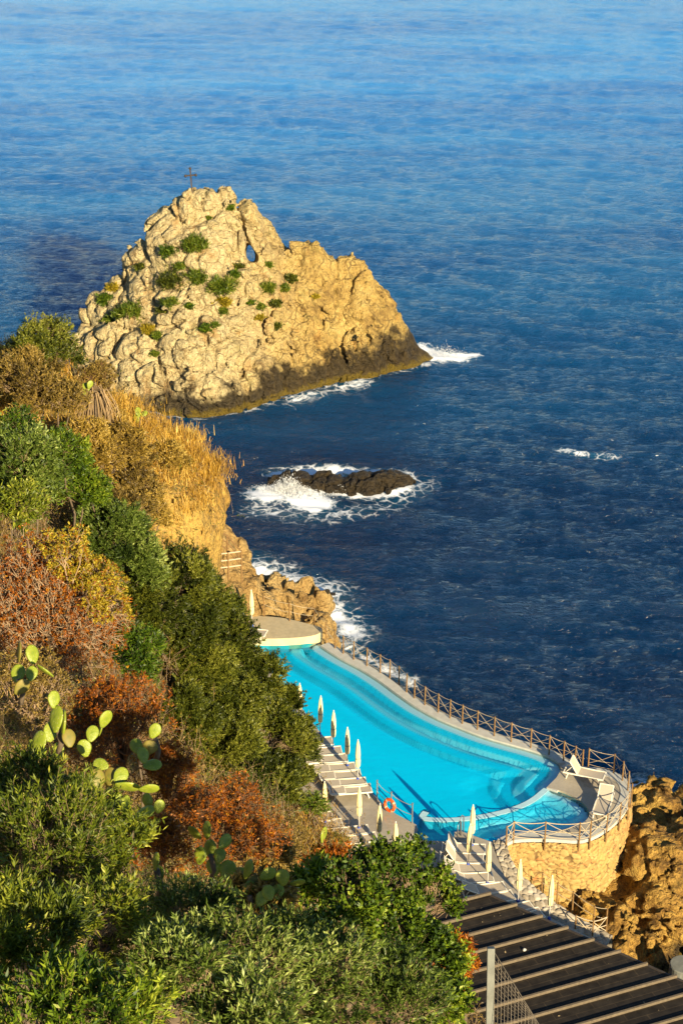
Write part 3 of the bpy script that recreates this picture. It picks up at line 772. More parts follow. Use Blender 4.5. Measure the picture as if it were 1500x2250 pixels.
# the stone wall
def build_wall():
    w = thing('stone_wall', 'curved golden rubble stone retaining wall under the bay terrace', 'wall', (*wall_w[20], 0))
    P = np.array(wall_w); seg = np.hypot(*np.diff(P, axis=0).T); L = np.concatenate([[0], np.cumsum(seg)])
    us = np.arange(0, L[-1], .055); vs = np.arange(-1.0, DECK - .16, .055)
    X = np.interp(us, L, P[:, 0]); Y = np.interp(us, L, P[:, 1])
    T = np.stack([np.gradient(X), np.gradient(Y)], 1); T /= np.linalg.norm(T, axis=1)[:, None]
    for _ in range(6): T[1:-1] = (T[:-2] + T[1:-1] + T[2:]) / 3
    N = np.stack([T[:, 1], -T[:, 0]], 1)
    if ((np.stack([X, Y], 1) - np.mean(P, 0)) * N).sum() < 0: N = -N
    U, Vv = np.meshgrid(us, vs)
    Q = np.stack([U.ravel(), Vv.ravel() * 1.35, 0 * U.ravel()], 1)
    Qw = Q + .12 * np.stack([vnoise(Q, .35, 91), vnoise(Q, .35, 92), 0 * Q[:, 0]], 1)
    F1, F2, R = worley(np.stack([Qw[:, 0], Qw[:, 1], 0 * Qw[:, 0] + .13], 1), .29, 93)
    joint = np.clip((F2 - F1) / .16, 0, 1)
    d = .11 * joint ** .6 + .07 * (R - .5) + .02 * fbm(Q, .25, 3, 94)
    d = d.reshape(U.shape)
    batter = .10 * (DECK - Vv)
    off = d + batter * .6
    V = np.stack([X[None, :] + N[None, :, 0] * off, Y[None, :] + N[None, :, 1] * off, Vv], -1).reshape(-1, 3)
    nr, nc = U.shape; idx = np.arange(nr * nc).reshape(nr, nc)
    F = np.stack([idx[:-1, :-1], idx[:-1, 1:], idx[1:, 1:], idx[1:, :-1]], -1).reshape(-1, 4)
    t = NT('rubble_stone'); g = t.pos()
    c = t.ramp(t.attr('cell'), [(0, (.20, .12, .035)), (.3, (.38, .25, .07)), (.5, (.27, .17, .05)), (.7, (.43, .31, .11)), (.85, (.35, .17, .05)), (.93, (.38, .10, .025)), (1, (.40, .28, .10))])
    n = t.noise(g, 5, 6, .65); big = t.noise(g, .8, 4)
    c = t.mix(.35, c, t.ramp(n, [(.3, (.26, .16, .05)), (.7, (.60, .44, .18))]))
    c = t.mix(t.math('MULTIPLY', t.smooth(big, .45, .7), .35), c, (.42, .26, .08))
    c = t.mix(t.smooth(t.attr('joint'), .2, .85), (.17, .105, .04), c)
    t.pbsdf(Base_Color=c, Roughness=.9, Specular_IOR_Level=.2, Normal=t.bump(n, .6, .05))
    link_np('masonry', V - np.array(w.location), F, t.m, w, attrs={'cell': ('POINT', R), 'joint': ('POINT', joint)})
    # coping slabs along the top
    s = strip(offset(wall_w, .0), np.array([np.array(p) for p in wall_w]) + .0, 0, 0) if False else None
    outp = np.stack([X + N[:, 0] * .10, Y + N[:, 1] * .10], 1)[::8]; inp = np.stack([X - N[:, 0] * .42, Y - N[:, 1] * .42], 1)[::8]
    strip(outp, inp, DECK - .13, DECK + .03, tuple(w.location)).build('coping', M['coping'], w)
    return w, (X, Y, N)
stone_wall, (WX, WY, WN) = build_wall()

# cobbled path that runs down beside the wall
pa = smooth_path([at_z(a, b, z) for a, b, z in [(1082, 1850, 4.97), (1092, 1885, 4.9), (1112, 1930, 4.7), (1155, 1978, 4.4), (1205, 2015, 4.1), (1260, 2048, 3.8), (1330, 2086, 3.5)]], 5)
pb = smooth_path([at_z(a, b, z) for a, b, z in [(1112, 1852, 4.97), (1120, 1885, 4.9), (1142, 1922, 4.7), (1190, 1965, 4.4), (1240, 2000, 4.1), (1290, 2030, 3.8), (1345, 2058, 3.5)]], 5)
def build_path():
    A = np.array(pa); B = np.array(pb); n = len(A); m = 26
    AA = np.stack([np.interp(np.linspace(0, n - 1, 170), np.arange(n), A[:, k]) for k in range(3)], 1); BB = np.stack([np.interp(np.linspace(0, n - 1, 170), np.arange(n), B[:, k]) for k in range(3)], 1)
    s = np.linspace(0, 1, m)[None, :, None]
    G = AA[:, None] * (1 - s) + BB[:, None] * s
    P = G.reshape(-1, 3); F1, F2, R = worley(np.stack([P[:, 0], P[:, 1], 0 * P[:, 0]], 1), .3, 95)
    P = P.copy(); P[:, 2] += .07 * np.clip((F2 - F1) / .2, 0, 1) + .03 * R + .03
    top = P.reshape(170, m, 3)
    skirt = top[:, -1:].copy(); skirt[..., 2] = .5; skl = top[:, :1].copy(); skl[..., 2] -= .8
    G = np.concatenate([skl, top, skirt], 1); m2 = m + 2
    idx = np.arange(170 * m2).reshape(170, m2)
    F = np.stack([idx[:-1, :-1], idx[:-1, 1:], idx[1:, 1:], idx[1:, :-1]], -1).reshape(-1, 4)
    R2 = np.pad(R.reshape(170, m), ((0, 0), (1, 1)), mode='edge')
    t = NT('cobbles'); n = t.noise(t.pos(), 6, 5)
    c = t.ramp(t.attr('cell'), [(0, (.22, .18, .12)), (.5, (.36, .30, .21)), (1, (.5, .44, .33))])
    t.pbsdf(Base_Color=t.mix(.3, c, t.ramp(n, [(.3, (.15, .12, .08)), (.7, (.45, .38, .27))])), Roughness=.8)
    o = link_np('footpath', G.reshape(-1, 3), F, t.m, attrs={'cell': ('POINT', R2.ravel())}); structure(o)
build_path()

# ------------------------------------------------------------------ pergola
def leaves_on_roof(Q, r):
    n = len(Q); a = r.uniform(0, 6.28, n); L = r.uniform(.02, .07, n)[:, None]
    A = np.stack([np.cos(a), np.sin(a), r.uniform(-.1, .4, n)], 1) * L; B = np.stack([-np.sin(a), np.cos(a), r.uniform(-.2, .4, n)], 1) * L * .5
    V = np.stack([Q - A, Q + B, Q + A, Q - B], 1).reshape(-1, 3)
    return V, np.arange(4 * n).reshape(-1, 4), a
PZ = DECK + 2.75
pA = at_z(1075, 1965, PZ); pB = at_z(1482, 2147, PZ)
bd = at_z(1045, 2135, PZ) - at_z(1300, 2066, PZ); bd /= np.linalg.norm(bd)
perg = thing('pergola', 'large flat pergola with dark roofing and grey wooden battens beside the deck', 'pergola', (*at_z(1200, 2150, DECK)[:2], DECK))
PGO = np.array(perg.location)
ed = (pB - pA) / 7.0
NB = 13
LEN = 9.5
def pgp(i, s, z=0.0): return pA + ed * i + bd * s + np.array([0, 0, z]) - PGO
def build_pergola():
    t = NT('dark_roofing'); g = t.pos()
    n = t.noise(g, 3, 6, .6); sp = t.noise(g, 40, 2)
    c = t.ramp(n, [(.3, (.014, .011, .008)), (.7, (.034, .027, .019))])
    a = math.atan2(bd[1], bd[0])
    mp = t.n('ShaderNodeMapping', {'Vector': g, 'Rotation': (0, 0, -a)}).outputs[0]
    br = t.n('ShaderNodeTexBrick', {'Vector': mp, 'Scale': 1.0, 'Color1': (1, 1, 1), 'Color2': (.8, .8, .8), 'Mortar': (2.2, 2.0, 1.6), 'Mortar Size': .012, 'Brick Width': 1.6, 'Row Height': .33}).outputs[0]
    c = t.mix(1, c, br, 'MULTIPLY')
    t.pbsdf(Base_Color=c, Roughness=.75, Specular_IOR_Level=.2, Normal=t.bump(n, .3, .03))
    mb = MB(); q = [pgp(-.05, .1), pgp(NB - .9, .1), pgp(NB - .9, LEN), pgp(-.05, LEN)]
    mb.prism([tuple(p[:2]) for p in q], q[0][2] - .09, q[0][2] - .01)
    mb.build('roof_panel', t.m, perg)
    bm = NT('batten_wood'); n = bm.noise(bm.pos(), 8, 6, .6)
    bm.pbsdf(Base_Color=bm.ramp(n, [(.3, (.095, .07, .04)), (.7, (.16, .12, .07))]), Roughness=.8)
    rnb = random.Random(9)
    for i in range(NB):
        jb = rnb.uniform(-.025, .025); b = MB(); b.bar(pgp(i + jb, -.03 + rnb.uniform(-.05, .03), .05), pgp(i - jb, LEN + .02, .05 + rnb.uniform(-.02, .0)), .095, .12); b.build('beam', bm.m, perg, bevel=.008)
    bb = MB(); bb.bar(pgp(-.1, .0, -.08), pgp(NB - .9, .0, -.08), .10, .14); bb.build('edge_board', simple('dark_edge_board', (.05, .037, .025), .7, .3), perg)
    fb = MB(); fb.bar(pgp(NB - .85, -.05, -.05), pgp(NB - .85, LEN, -.05), .12, .24); fb.build('fascia', simple('red_brown_wood', (.32, .12, .03), .6, .2), perg)
    for i, s in ((1, .6), (5, .6), (9, .6), (NB - 1.05, .6), (NB - 1.05, 4.5), (1, LEN - .4), (6, LEN - .4)):
        p = pgp(i, s); b = MB(); b.bar((p[0], p[1], 0), (p[0], p[1], p[2] - .1), .14, .14); b.build('post', bpy.data.materials['red_brown_wood'], perg)
build_pergola()
# small pale stone lying on the roofing
mb = MB(); p = at_z(1151, 2087, PZ + .03); 
mb.lathe([(.02, 0), (.07, .02), (.08, .05), (.05, .09), (.01, .11)], (0, 0, 0), 10, .12, 3)
ps = mb.build('pebble', M['coping'], smooth=True); ps.location = tuple(p - np.array([0, 0, .04])); tag(ps, 'small pale pebble lying on the dark pergola roofing', 'stone')

r_ = np.random.default_rng(12); k_ = 150
Q_ = (pA + ed * r_.uniform(0, NB - 1, (k_, 1)) + bd * (r_.uniform(0, 1, (k_, 1)) ** .7 * LEN)); Q_[:, 2] = PZ + r_.uniform(.0, .03, k_)
V_, F_, t_ = leaves_on_roof(Q_, r_)
o_ = link_np('fallen_leaves', V_, F_, simple('dead_leaf', (.30, .22, .11), .9, .4)); tag(o_, 'scattered dead leaves and grit lying on the dark pergola roofing', 'fallen leaves', kind='stuff')
# concrete steps and drum at the right edge
mb = MB(); p = at_z(1502, 2120, 2.2); mb.lathe([(.62, -3), (.62, 0), (.58, .04), (.2, .06)], (0, 0, 0), 28)
dr = mb.build('concrete_drum', M['concrete'], smooth=False); dr.location = tuple(p); tag(dr, 'round grey concrete bollard head at the edge of the shore rocks', 'bollard')

# ------------------------------------------------------------------ fences
def sag(a, b, s, n=6): 
    a = np.array(a, float); b = np.array(b, float)
    return [a + (b - a) * (k / n) - np.array([0, 0, s * 4 * (k / n) * (1 - k / n)]) for k in range(n + 1)]
def rope_fence(label, bases, h, drop=0.0, group=None, r=.012, mats=('wood', 'rope'), post_r=.038, pattern=True):
    bases = [np.array(b, float) for b in bases]
    o0 = bases[len(bases) // 2]
    f = thing('rope_fence', label, 'fence', o0, 0, group)
    for b in bases:
        mb = MB(); q = b - o0; mb.tube([(q[0], q[1], q[2] - drop), (q[0], q[1], q[2] + h)], post_r, 8, post_r * .9)
        mb.build('post', M[mats[0]], f)
    mb = MB()
    for i in range(len(bases) - 1):
        a = bases[i] - o0; b = bases[i + 1] - o0
        L = np.linalg.norm(a - b); jit = random.Random(i * 7 + len(bases)); up = lambda z: np.array([0, 0, z + (jit.uniform(-.07, .07) if z < h * .93 else 0)])
        mb.tube(sag(a + up(h * .95), b + up(h * .95), .05 * L), r, 5, caps=False)
        if pattern:
            mid = (a + b) / 2
            mb.tube(sag(a + up(h * .18), b + up(h * .18), .03 * L), r * .8, 5, caps=False)
            mb.tube(sag(a + up(h * .9), b + up(h * .22), .04 * L), r * .8, 5, caps=False)
            mb.tube(sag(a + up(h * .22), b + up(h * .9), .04 * L), r * .8, 5, caps=False)
            mb.tube(sag(a + up(h * .55), b + up(h * .55), .05 * L), r * .8, 5, caps=False)
        else:
            mb.tube(sag(a + up(h * .5), b + up(h * .5), .04 * L), r, 5, caps=False)
    mb.build('netting', M[mats[1]], f, smooth=True)
    return f
zp = lambda l, z=DECK: [at_z(a, b, z) for a, b in l]
rope_fence('long wooden post and rope net fence along the seaward pool edge',
    zp([(716, 1412), (736, 1424), (754, 1436), (777, 1449), (806, 1463), (835, 1478), (856, 1489), (876, 1504), (893, 1521), (910, 1534), (933, 1549), (962, 1565), (988, 1578), (1015, 1590), (1048, 1603), (1085, 1617), (1122, 1630), (1165, 1643), (1205, 1658), (1237, 1671), (1262, 1682), (1278, 1690)]), 1.1, .3)
rope_fence('rope net fence round the outer rim of the bay terrace',
    zp([(1291, 1687), (1347, 1700), (1366, 1716), (1378, 1738), (1385, 1766)]), 1.1, .2)
rope_fence('bleached rope net fence bolted to the face of the stone wall',
    zp([(1379, 1782), (1360, 1806), (1331, 1830), (1295, 1846), (1271, 1850), (1196, 1848), (1127, 1847), (1111, 1858)]), 1.05, .5, r=.021)
rope_fence('broken post and rope fence down beside the cobbled footpath',
    [at_z(1189, 1962, 4.3), at_z(1222, 1985, 4.1), at_z(1256, 2004, 3.9), at_z(1302, 2036, 3.7), at_z(1330, 2040, 3.6)], 1.1, .5, pattern=False)
rope_fence('short white rope barrier at the lower end of the cobbled footpath',
    [at_z(1262, 2050, 3.7), at_z(1300, 2062, 3.6), at_z(1330, 2052, 3.5)], .95, .3, r=.026, post_r=.035)
rope_fence('thin wire fence on posts over the far rock outcrop', [at_z(a, b, z) for a, b, z in [(580, 1345, 5.6), (636, 1362, 5.4), (690, 1372, 5.2), (716, 1404, 5.1)]], 1.05, 1.2, r=.012, pattern=False)
# wooden path rail under the cliff
def rail():
    pts = [at_z(a, b, z) for a, b, z in [(420, 1265, 8.9), (502, 1256, 8.9), (531, 1252, 8.9)]]
    pts2 = [at_z(a, b, z) for a, b, z in [(531, 1252, 8.9), (500, 1218, 9.6), (474, 1200, 10.0)]]
    f = thing('wooden_railing', 'three bar timber railing at the footpath corner below the cliff', 'railing', pts[1])
    for p in [pts[0], pts[1], pts[2], pts2[1], pts2[2]]:
        mb = MB(); q = p - pts[1]; mb.tube([(q[0], q[1], q[2] - .8), (q[0], q[1], q[2] + 1.15)], .05, 8); mb.build('post', M['wood'], f)
    for P, m in ((pts, 'rope'), (pts2, 'wood')):
        for hh in (1.1, .68, .28):
            mb = MB(); mb.tube([p - pts[1] + np.array([0, 0, hh]) for p in P], .04, 8); mb.build('rail', M[m], f)
    mb = MB(); q = [p - pts[1] for p in pts] + [p - pts[1] + np.array([-1.6, .6, 0]) for p in pts[::-1]]
rail()
# steel cable rail and life ring by the main pool
def steel_rail():
    ps = [at_z(a, b, DECK) for a, b in [(828, 1757), (859, 1783), (905, 1808)]]
    f = thing('steel_railing', 'steel post and cable railing between the sun deck and the pool', 'railing', ps[1])
    for p in ps:
        mb = MB(); q = p - ps[1]; mb.lathe([(.06, 0), (.06, .02), (.032, .03), (.032, 1.02), (.045, 1.03), (.045, 1.07), (.01, 1.09)], q, 12); mb.build('post', M['steel'], f, smooth=False)
    for hh in (.96, .45):
        mb = MB()
        for a, b in zip(ps[:-1], ps[1:]): mb.tube(sag(a - ps[1] + np.array([0, 0, hh]), b - ps[1] + np.array([0, 0, hh]), .10), .013, 5, caps=False)
        mb.build('cable', M['rope'], f, smooth=True)
    # ring hangs on the middle post, camera side
    c = ps[1] + np.array([-.08, -.10, .42]); R, r = .27, .075
    ring = thing('life_ring', 'orange life ring hanging on the steel railing by the pool', 'life ring', c)
    nrm = Vector((-.62, -.72, .15)).normalized(); e1 = nrm.cross(Vector((0, 0, 1))).normalized(); e2 = nrm.cross(e1)
    def torus(r, a0, a1, n, name, mat):
        mb = MB(); pts = [e1 * (R * math.cos(a0 + (a1 - a0) * k / n)) + e2 * (R * math.sin(a0 + (a1 - a0) * k / n)) for k in range(n + 1)]
        mb.tube(pts, r, 12, caps=a1 - a0 < 6); return mb.build(name, mat, ring, smooth=True)
    torus(r, 0, 2 * math.pi, 40, 'ring_body', M['orange'])
    for k in range(4): torus(r + .007, k * math.pi / 2 + .6, k * math.pi / 2 + .85, 5, 'strap', M['rope'])
steel_rail()
# pool ladder rail by the lagoon steps
p = at_z(1004, 1846, DECK); ld = thing('pool_handrail', 'bent steel pool handrail at the lagoon steps', 'handrail', p)
for s in (0, .45):
    mb = MB(); mb.tube([(s * .3, s, 0), (s * .3, s, .75), (s * .3 + .03, s + .08, .86), (s * .3 + .1, s + .2, .88), (s * .3 + .18, s + .3, .75), (s * .3 + .2, s + .34, -.3)], .025, 8); mb.build('rail', M['steel'], ld, smooth=True)

# ------------------------------------------------------------------ parasols
def make_parasol(label):
    u = thing('closed_parasol', label, 'parasol', (0, 0, 0), 0, 'closed cream parasols on the pool decks')
    mb = MB(); mb.lathe([(.22, 0), (.23, .03), (.21, .06), (.06, .08), (.05, .1)], n=20); mb.build('base', M['coping'], u)
    mb = MB(); mb.lathe([(.06, .1), (.075, .12), (.075, .34), (.06, .38), (.024, .385)], n=12); mb.build('clamp', M['blue'], u)
    mb = MB(); mb.lathe([(.022, .1), (.022, 2.42)], n=8); mb.build('pole', M['pole'], u, smooth=True)
    mb = MB()
    prof = [(.035, .98), (.075, .985), (.085, 1.0), (.105, 1.12), (.112, 1.3), (.108, 1.42), (.098, 1.46), (.104, 1.52), (.108, 1.65), (.10, 1.85), (.088, 2.02), (.068, 2.2), (.045, 2.33), (.02, 2.4)]
    mb.lathe(prof, n=48, star=.13, lobes=8); c = mb.build('canopy', M['canopy'], u, smooth=True)
    mb = MB(); mb.lathe([(.112, 1.42), (.118, 1.43), (.118, 1.47), (.112, 1.48)], n=24); mb.build('tie_strap', M['rope'], c)
    mb = MB(); mb.lathe([(.018, 2.39), (.03, 2.41), (.034, 2.44), (.022, 2.47), (.008, 2.49)], n=10); mb.build('finial', M['pole'], u, smooth=True)
    return u
PARA = [(552, 1297, 'parasol standing alone on the far terrace before the rock outcrop', FARZ),
    (658, 1500, 'parasol half hidden behind the outermost twigs of the dark tree', DECK), (702, 1529, 'parasol at the waterside just right of the dark tree', DECK),
    (731, 1561, 'parasol third from the far end along the waterside lounger row', DECK), (763, 1597, 'parasol fourth from the far end along the waterside lounger row', DECK),
    (786, 1626, 'parasol nearest the life ring in the waterside lounger row', DECK), (713, 1718, 'parasol on the left deck, upper half screened by dark tree leaves', DECK),
    (789, 1731, 'parasol between two beds in the middle of the left deck', DECK), (832, 1765, 'parasol directly in front of the life ring and steel railing', DECK),
    (871, 1806, 'parasol rising behind the leafy bush, upper of the close pair', DECK), (879, 1846, 'parasol mostly sunk behind the leafy bush, lower of the close pair', DECK),
    (1040, 1768, 'parasol at the lagoon edge, the rear one of the two overlapping', DECK), (1031, 1809, 'parasol standing among the raised back loungers, front of the two overlapping', DECK),
    (1074, 1850, 'parasol between the lounger feet and the cobbled path top', DECK), (1142, 1888, 'parasol in front of the rubble stone wall face', DECK), (1211, 1925, 'parasol farthest right, beside the pergola edge and cobbles', DECK)]
para0 = None
rnd = random.Random(5)
for a, b, lab, z in PARA:
    top = at_z(a, b, z + 2.47); lab = 'closed cream ' + lab
    base = (top[0], top[1], z + (.03 if z > DECK else .002))
    if para0 is None:
        para0 = make_parasol(lab); para0.location = base
    else:
        o = dup(para0, base, rnd.uniform(0, 6), lab)
        o.rotation_euler = (rnd.uniform(-.02, .02), rnd.uniform(-.02, .02), rnd.uniform(0, 6))

# ------------------------------------------------------------------ loungers
def make_lounger(label, back_deg, group):
    """origin on the ground under the middle; +X is the foot end"""
    u = thing('sun_lounger', label, 'sun lounger', (0, 0, 0), 0, group)
    L, W, Hh = 1.92, .68, .34
    hx = -.28                                              # hinge of the backrest
    mb = MB()
    for s in (-1, 1): mb.bar((-L / 2, s * W / 2, Hh), (L / 2, s * W / 2, Hh), .05, .055)
    for x in (-L / 2 + .03, hx, L / 2 - .03): mb.bar((x, -W / 2 + .025, Hh), (x, W / 2 - .025, Hh), .05, .05)
    mb.build('frame', M['leg_white'], u)
    for x in (-L / 2 + .25, L / 2 - .25):
        for s in (-1, 1):
            mb = MB(); d = .10 if x < 0 else -.10
            mb.bar((x, s * (W / 2 - .06), Hh - .02), (x - d, s * (W / 2 - .04), 0), .045, .045); mb.build('leg', M['leg_white'], u)
    mb = MB(); n = 10
    for i in range(n):                                      # sling, sagging a little
        x0 = hx + .02 + (L / 2 - .05 - hx) * i / n; x1 = hx + .02 + (L / 2 - .05 - hx) * (i + 1) / n
        zz = lambda x: Hh + .018 - .03 * math.sin(math.pi * (x - hx) / (L / 2 - hx))
        mb.add([(x0, -W / 2 + .025, zz(x0)), (x1, -W / 2 + .025, zz(x1)), (x1, W / 2 - .025, zz(x1)), (x0, W / 2 - .025, zz(x0))], [(0, 1, 2, 3)])
    s_ = mb.build('seat', M['sling'], u)
    s_.modifiers.new('thick', 'SOLIDIFY').thickness = .012
    a = math.radians(back_deg); BL = .70
    d = Vector((-math.cos(a), 0, math.sin(a))); o = Vector((hx - .02, 0, Hh + .03)); nn = Vector((math.sin(a), 0, math.cos(a)))
    mb = MB()
    for s in (-1, 1): mb.bar(o + Vector((0, s * (W / 2 - .03), 0)), o + d * BL + Vector((0, s * (W / 2 - .03), 0)), .04, .04)
    mb.bar(o + d * BL + Vector((0, -W / 2 + .05, 0)), o + d * BL + Vector((0, W / 2 - .05, 0)), .04, .04)
    if back_deg > 5:
        for s in (-1, 1): mb.bar(o + d * BL * .6 + Vector((0, s * (W / 2 - .1), 0)), Vector((hx - .55, s * (W / 2 - .1), Hh)), .025, .025)
    bk = MB()
    bk.add([o + Vector((0, -W / 2 + .05, 0)) + nn * .01, o + Vector((0, W / 2 - .05, 0)) + nn * .01, o + d * (BL - .02) + Vector((0, W / 2 - .05, 0)) + nn * .01, o + d * (BL - .02) + Vector((0, -W / 2 + .05, 0)) + nn * .01], [(0, 1, 2, 3)])
    b_ = bk.build('backrest', M['sling'], u); b_.modifiers.new('thick', 'SOLIDIFY').thickness = .012
    mb.build('back_frame', M['leg_white'], b_)
    return u
ORD = ['first', 'second', 'third', 'fourth', 'fifth', 'sixth', 'seventh', 'eighth', 'ninth']
LZ = DECK + .003
proto = {}
def put_lounger(foot_px, head_px, back, label, group, z=LZ, L=1.92):
    """foot and head pixels of the frame's middle line at frame height"""
    f = at_z(*foot_px, z + .34); h = at_z(*head_px, z + .34); d = f - h; rz = math.atan2(d[1], d[0])
    d = d / np.linalg.norm(d); c = f - d * L / 2
    key = back
    if key not in proto:
        proto[key] = make_lounger(label, back, group); o = proto[key]
        o.location = (c[0], c[1], z); o.rotation_euler = (0, 0, rz)
    else: dup(proto[key], (c[0], c[1], z), rz, label, group)
rowA = [(816, 1731), (805, 1717), (793, 1699), (781, 1684), (763, 1664), (751, 1648), (731, 1627)]
for i, (a, b) in enumerate(rowA):
    put_lounger((a, b), (a - 90, b + 7), 0, 'flat white framed lounger, %s from the near end of the waterside row' % ORD[i], 'flat loungers in a row along the pool')
rowB = [(732, 1792), (753, 1808), (811, 1822), (828, 1838), (822, 1866)]
for i, (a, b) in enumerate(rowB):
    put_lounger((a, b), (a - 90, b + 10), 0, ['flat lounger most hidden by the rocky bank on the left deck', 'flat lounger at the foot of the grassy rock bank', 'flat lounger just behind the parasol in the middle of the left deck', 'flat lounger just in front of the parasol in the middle of the left deck', 'flat lounger half covered by the leafy green bush top'][i], 'flat loungers on the left deck')
rowC = [((1066, 1866), (985, 1862)), ((1062, 1888), (981, 1882)), ((1071, 1906), (990, 1909)), ((1083, 1926), (1004, 1932)), ((1110, 1948), (1030, 1958)), ((1128, 1966), (1048, 1980)), ((1170, 1990), (1092, 2008)), ((1190, 2004), (1112, 2022))]
for i, (f, h) in enumerate(rowC):
    back = 58 if i < 2 else (30 if i < 5 else 0)
    put_lounger(f, h, back, ['lounger with raised sunlit back nearest the lagoon', 'raised back lounger second from the lagoon behind a parasol', 'half raised lounger third from the lagoon', 'half raised lounger fourth from the lagoon, a parasol by its foot', 'half raised lounger just above the pergola corner', 'flat lounger with its foot showing at the pergola corner', 'flat lounger tucked under the pergola edge before the last two parasols', 'flat lounger farthest under the pergola edge beside the cobbles'][i], 'loungers between lagoon and pergola')
put_lounger((1328, 1706), (1250, 1690), 58, 'lounger with raised sunlit back beside the seaward rope fence', 'loungers on the bay terrace')
put_lounger((1316, 1790), (1336, 1728), 36, 'lounger pointing at the camera on the bay terrace inside the stone wall', 'loungers on the bay terrace')
put_lounger((585, 1392), (520, 1384), 0, 'white lounger end showing on the far terrace beside the tree', 'loungers on the far terrace', FARZ + .025)

# ------------------------------------------------------------------ foliage
def unit(a): return a / (np.linalg.norm(a, axis=-1, keepdims=True) + 1e-9)
def leaves_on(P, D, n, length, ll, lw, seed, spread=.8, droop=0.0, tint=None):
    """n leaves along each twig (start P, direction D, length) -> V, F, tint"""
    r = np.random.default_rng(seed); m = len(P)
    s = r.random((m, n)) ** .8
    side = unit(np.cross(D, r.normal(size=(m, 3))))
    bend = side * (r.random((m, 1)) * .35)
    Q = P[:, None] + D[:, None] * (s * length[:, None])[..., None] + bend[:, None] * ((s ** 2) * length[:, None])[..., None]
    A = unit(D[:, None] * r.uniform(.5, 1.1, (m, n, 1)) + spread * unit(r.normal(size=(m, n, 3))))
    A[..., 2] -= droop; A = unit(A)
    B = unit(np.cross(A, unit(r.normal(size=(m, n, 3))) + np.array([0, 0, .0])))
    L = ll * r.uniform(.6, 1.25, (m, n, 1)); Wd = lw * r.uniform(.7, 1.2, (m, n, 1))
    v0 = Q; v1 = Q + A * L * .45 + B * Wd * .5; v2 = Q + A * L; v3 = Q + A * L * .45 - B * Wd * .5
    V = np.stack([v0, v1, v2, v3], 2).reshape(-1, 3); F = np.arange(len(V)).reshape(-1, 4)
    tt = (tint[:, None] if tint is not None else .5) + r.normal(0, .16, (m, n))
    return V, F, np.clip(tt, 0, 1).ravel()
def prisms(A, B, r0, r1):
    """3-sided sticks A->B"""
    D = unit(B - A); up = np.where(np.abs(D[:, 2:3]) < .9, np.array([[0, 0, 1.]]), np.array([[1., 0, 0]]))
    X = unit(np.cross(D, up)); Y = np.cross(D, X); vs = []
    for P, r in ((A, r0), (B, r1)):
        r = np.broadcast_to(np.asarray(r, float).reshape(-1, 1) if np.ndim(r) else np.array([[r]]), (len(A), 1))
        for k in range(3):
            t = 2 * math.pi * k / 3; vs.append(P + (X * math.cos(t) + Y * math.sin(t)) * r)
    V = np.stack(vs, 1).reshape(-1, 3); b = np.arange(len(A))[:, None] * 6
    F = np.concatenate([b + np.array([[i, (i + 1) % 3, 3 + (i + 1) % 3, 3 + i]]) for i in range(3)])
    return V, F
def crown_points(lobes, ntw, nclump, seed, shell=.55, csize=.28):
    """twig starts and directions gathered into clumps on the skins of the lobes; lobes = [(centre, radii)]"""
    r = np.random.default_rng(seed); vol = np.array([np.prod(l[1]) ** (2 / 3) for l in lobes]); vol = vol / vol.sum()
    P = []; D = []; T = []; CC = []
    for (c, rad), v in zip(lobes, vol):
        c = np.array(c, float); rad = np.array(rad, float); k = max(4, int(nclump * v)); n = int(ntw * v)
        cd = unit(r.normal(size=(k, 3))); cd[:, 2] = np.abs(cd[:, 2]) * .9 + cd[:, 2] * .1 - .18 * (r.random(k) < .3); cd = unit(cd)
        cr = r.uniform(shell, 1.0, (k, 1)) ; cc = cd * cr
        w = r.integers(0, k, n)
        p = cc[w] + r.normal(size=(n, 3)) * csize * r.uniform(.5, 1.1, (k, 1))[w]
        l = np.linalg.norm(p, axis=1); over = l > 1.12; p[over] *= (1.12 / l[over])[:, None]
        ct = r.normal(0, .13, k) + r.normal(0, .11)
        P.append(c + p * rad); D.append(unit(unit(p) * 1.0 + np.array([0, 0, .55]) + .45 * r.normal(size=(n, 3)))); T.append(.5 + ct[w]); CC.append(c + cc * rad * .9)
    return np.concatenate(P), np.concatenate(D), np.concatenate(T), np.concatenate(CC)
def crooked(a, b, n, j, r):
    a = np.array(a); b = np.array(b); return [a + (b - a) * k / n + (r.normal(size=3) * j if 0 < k < n else 0) for k in range(n + 1)]
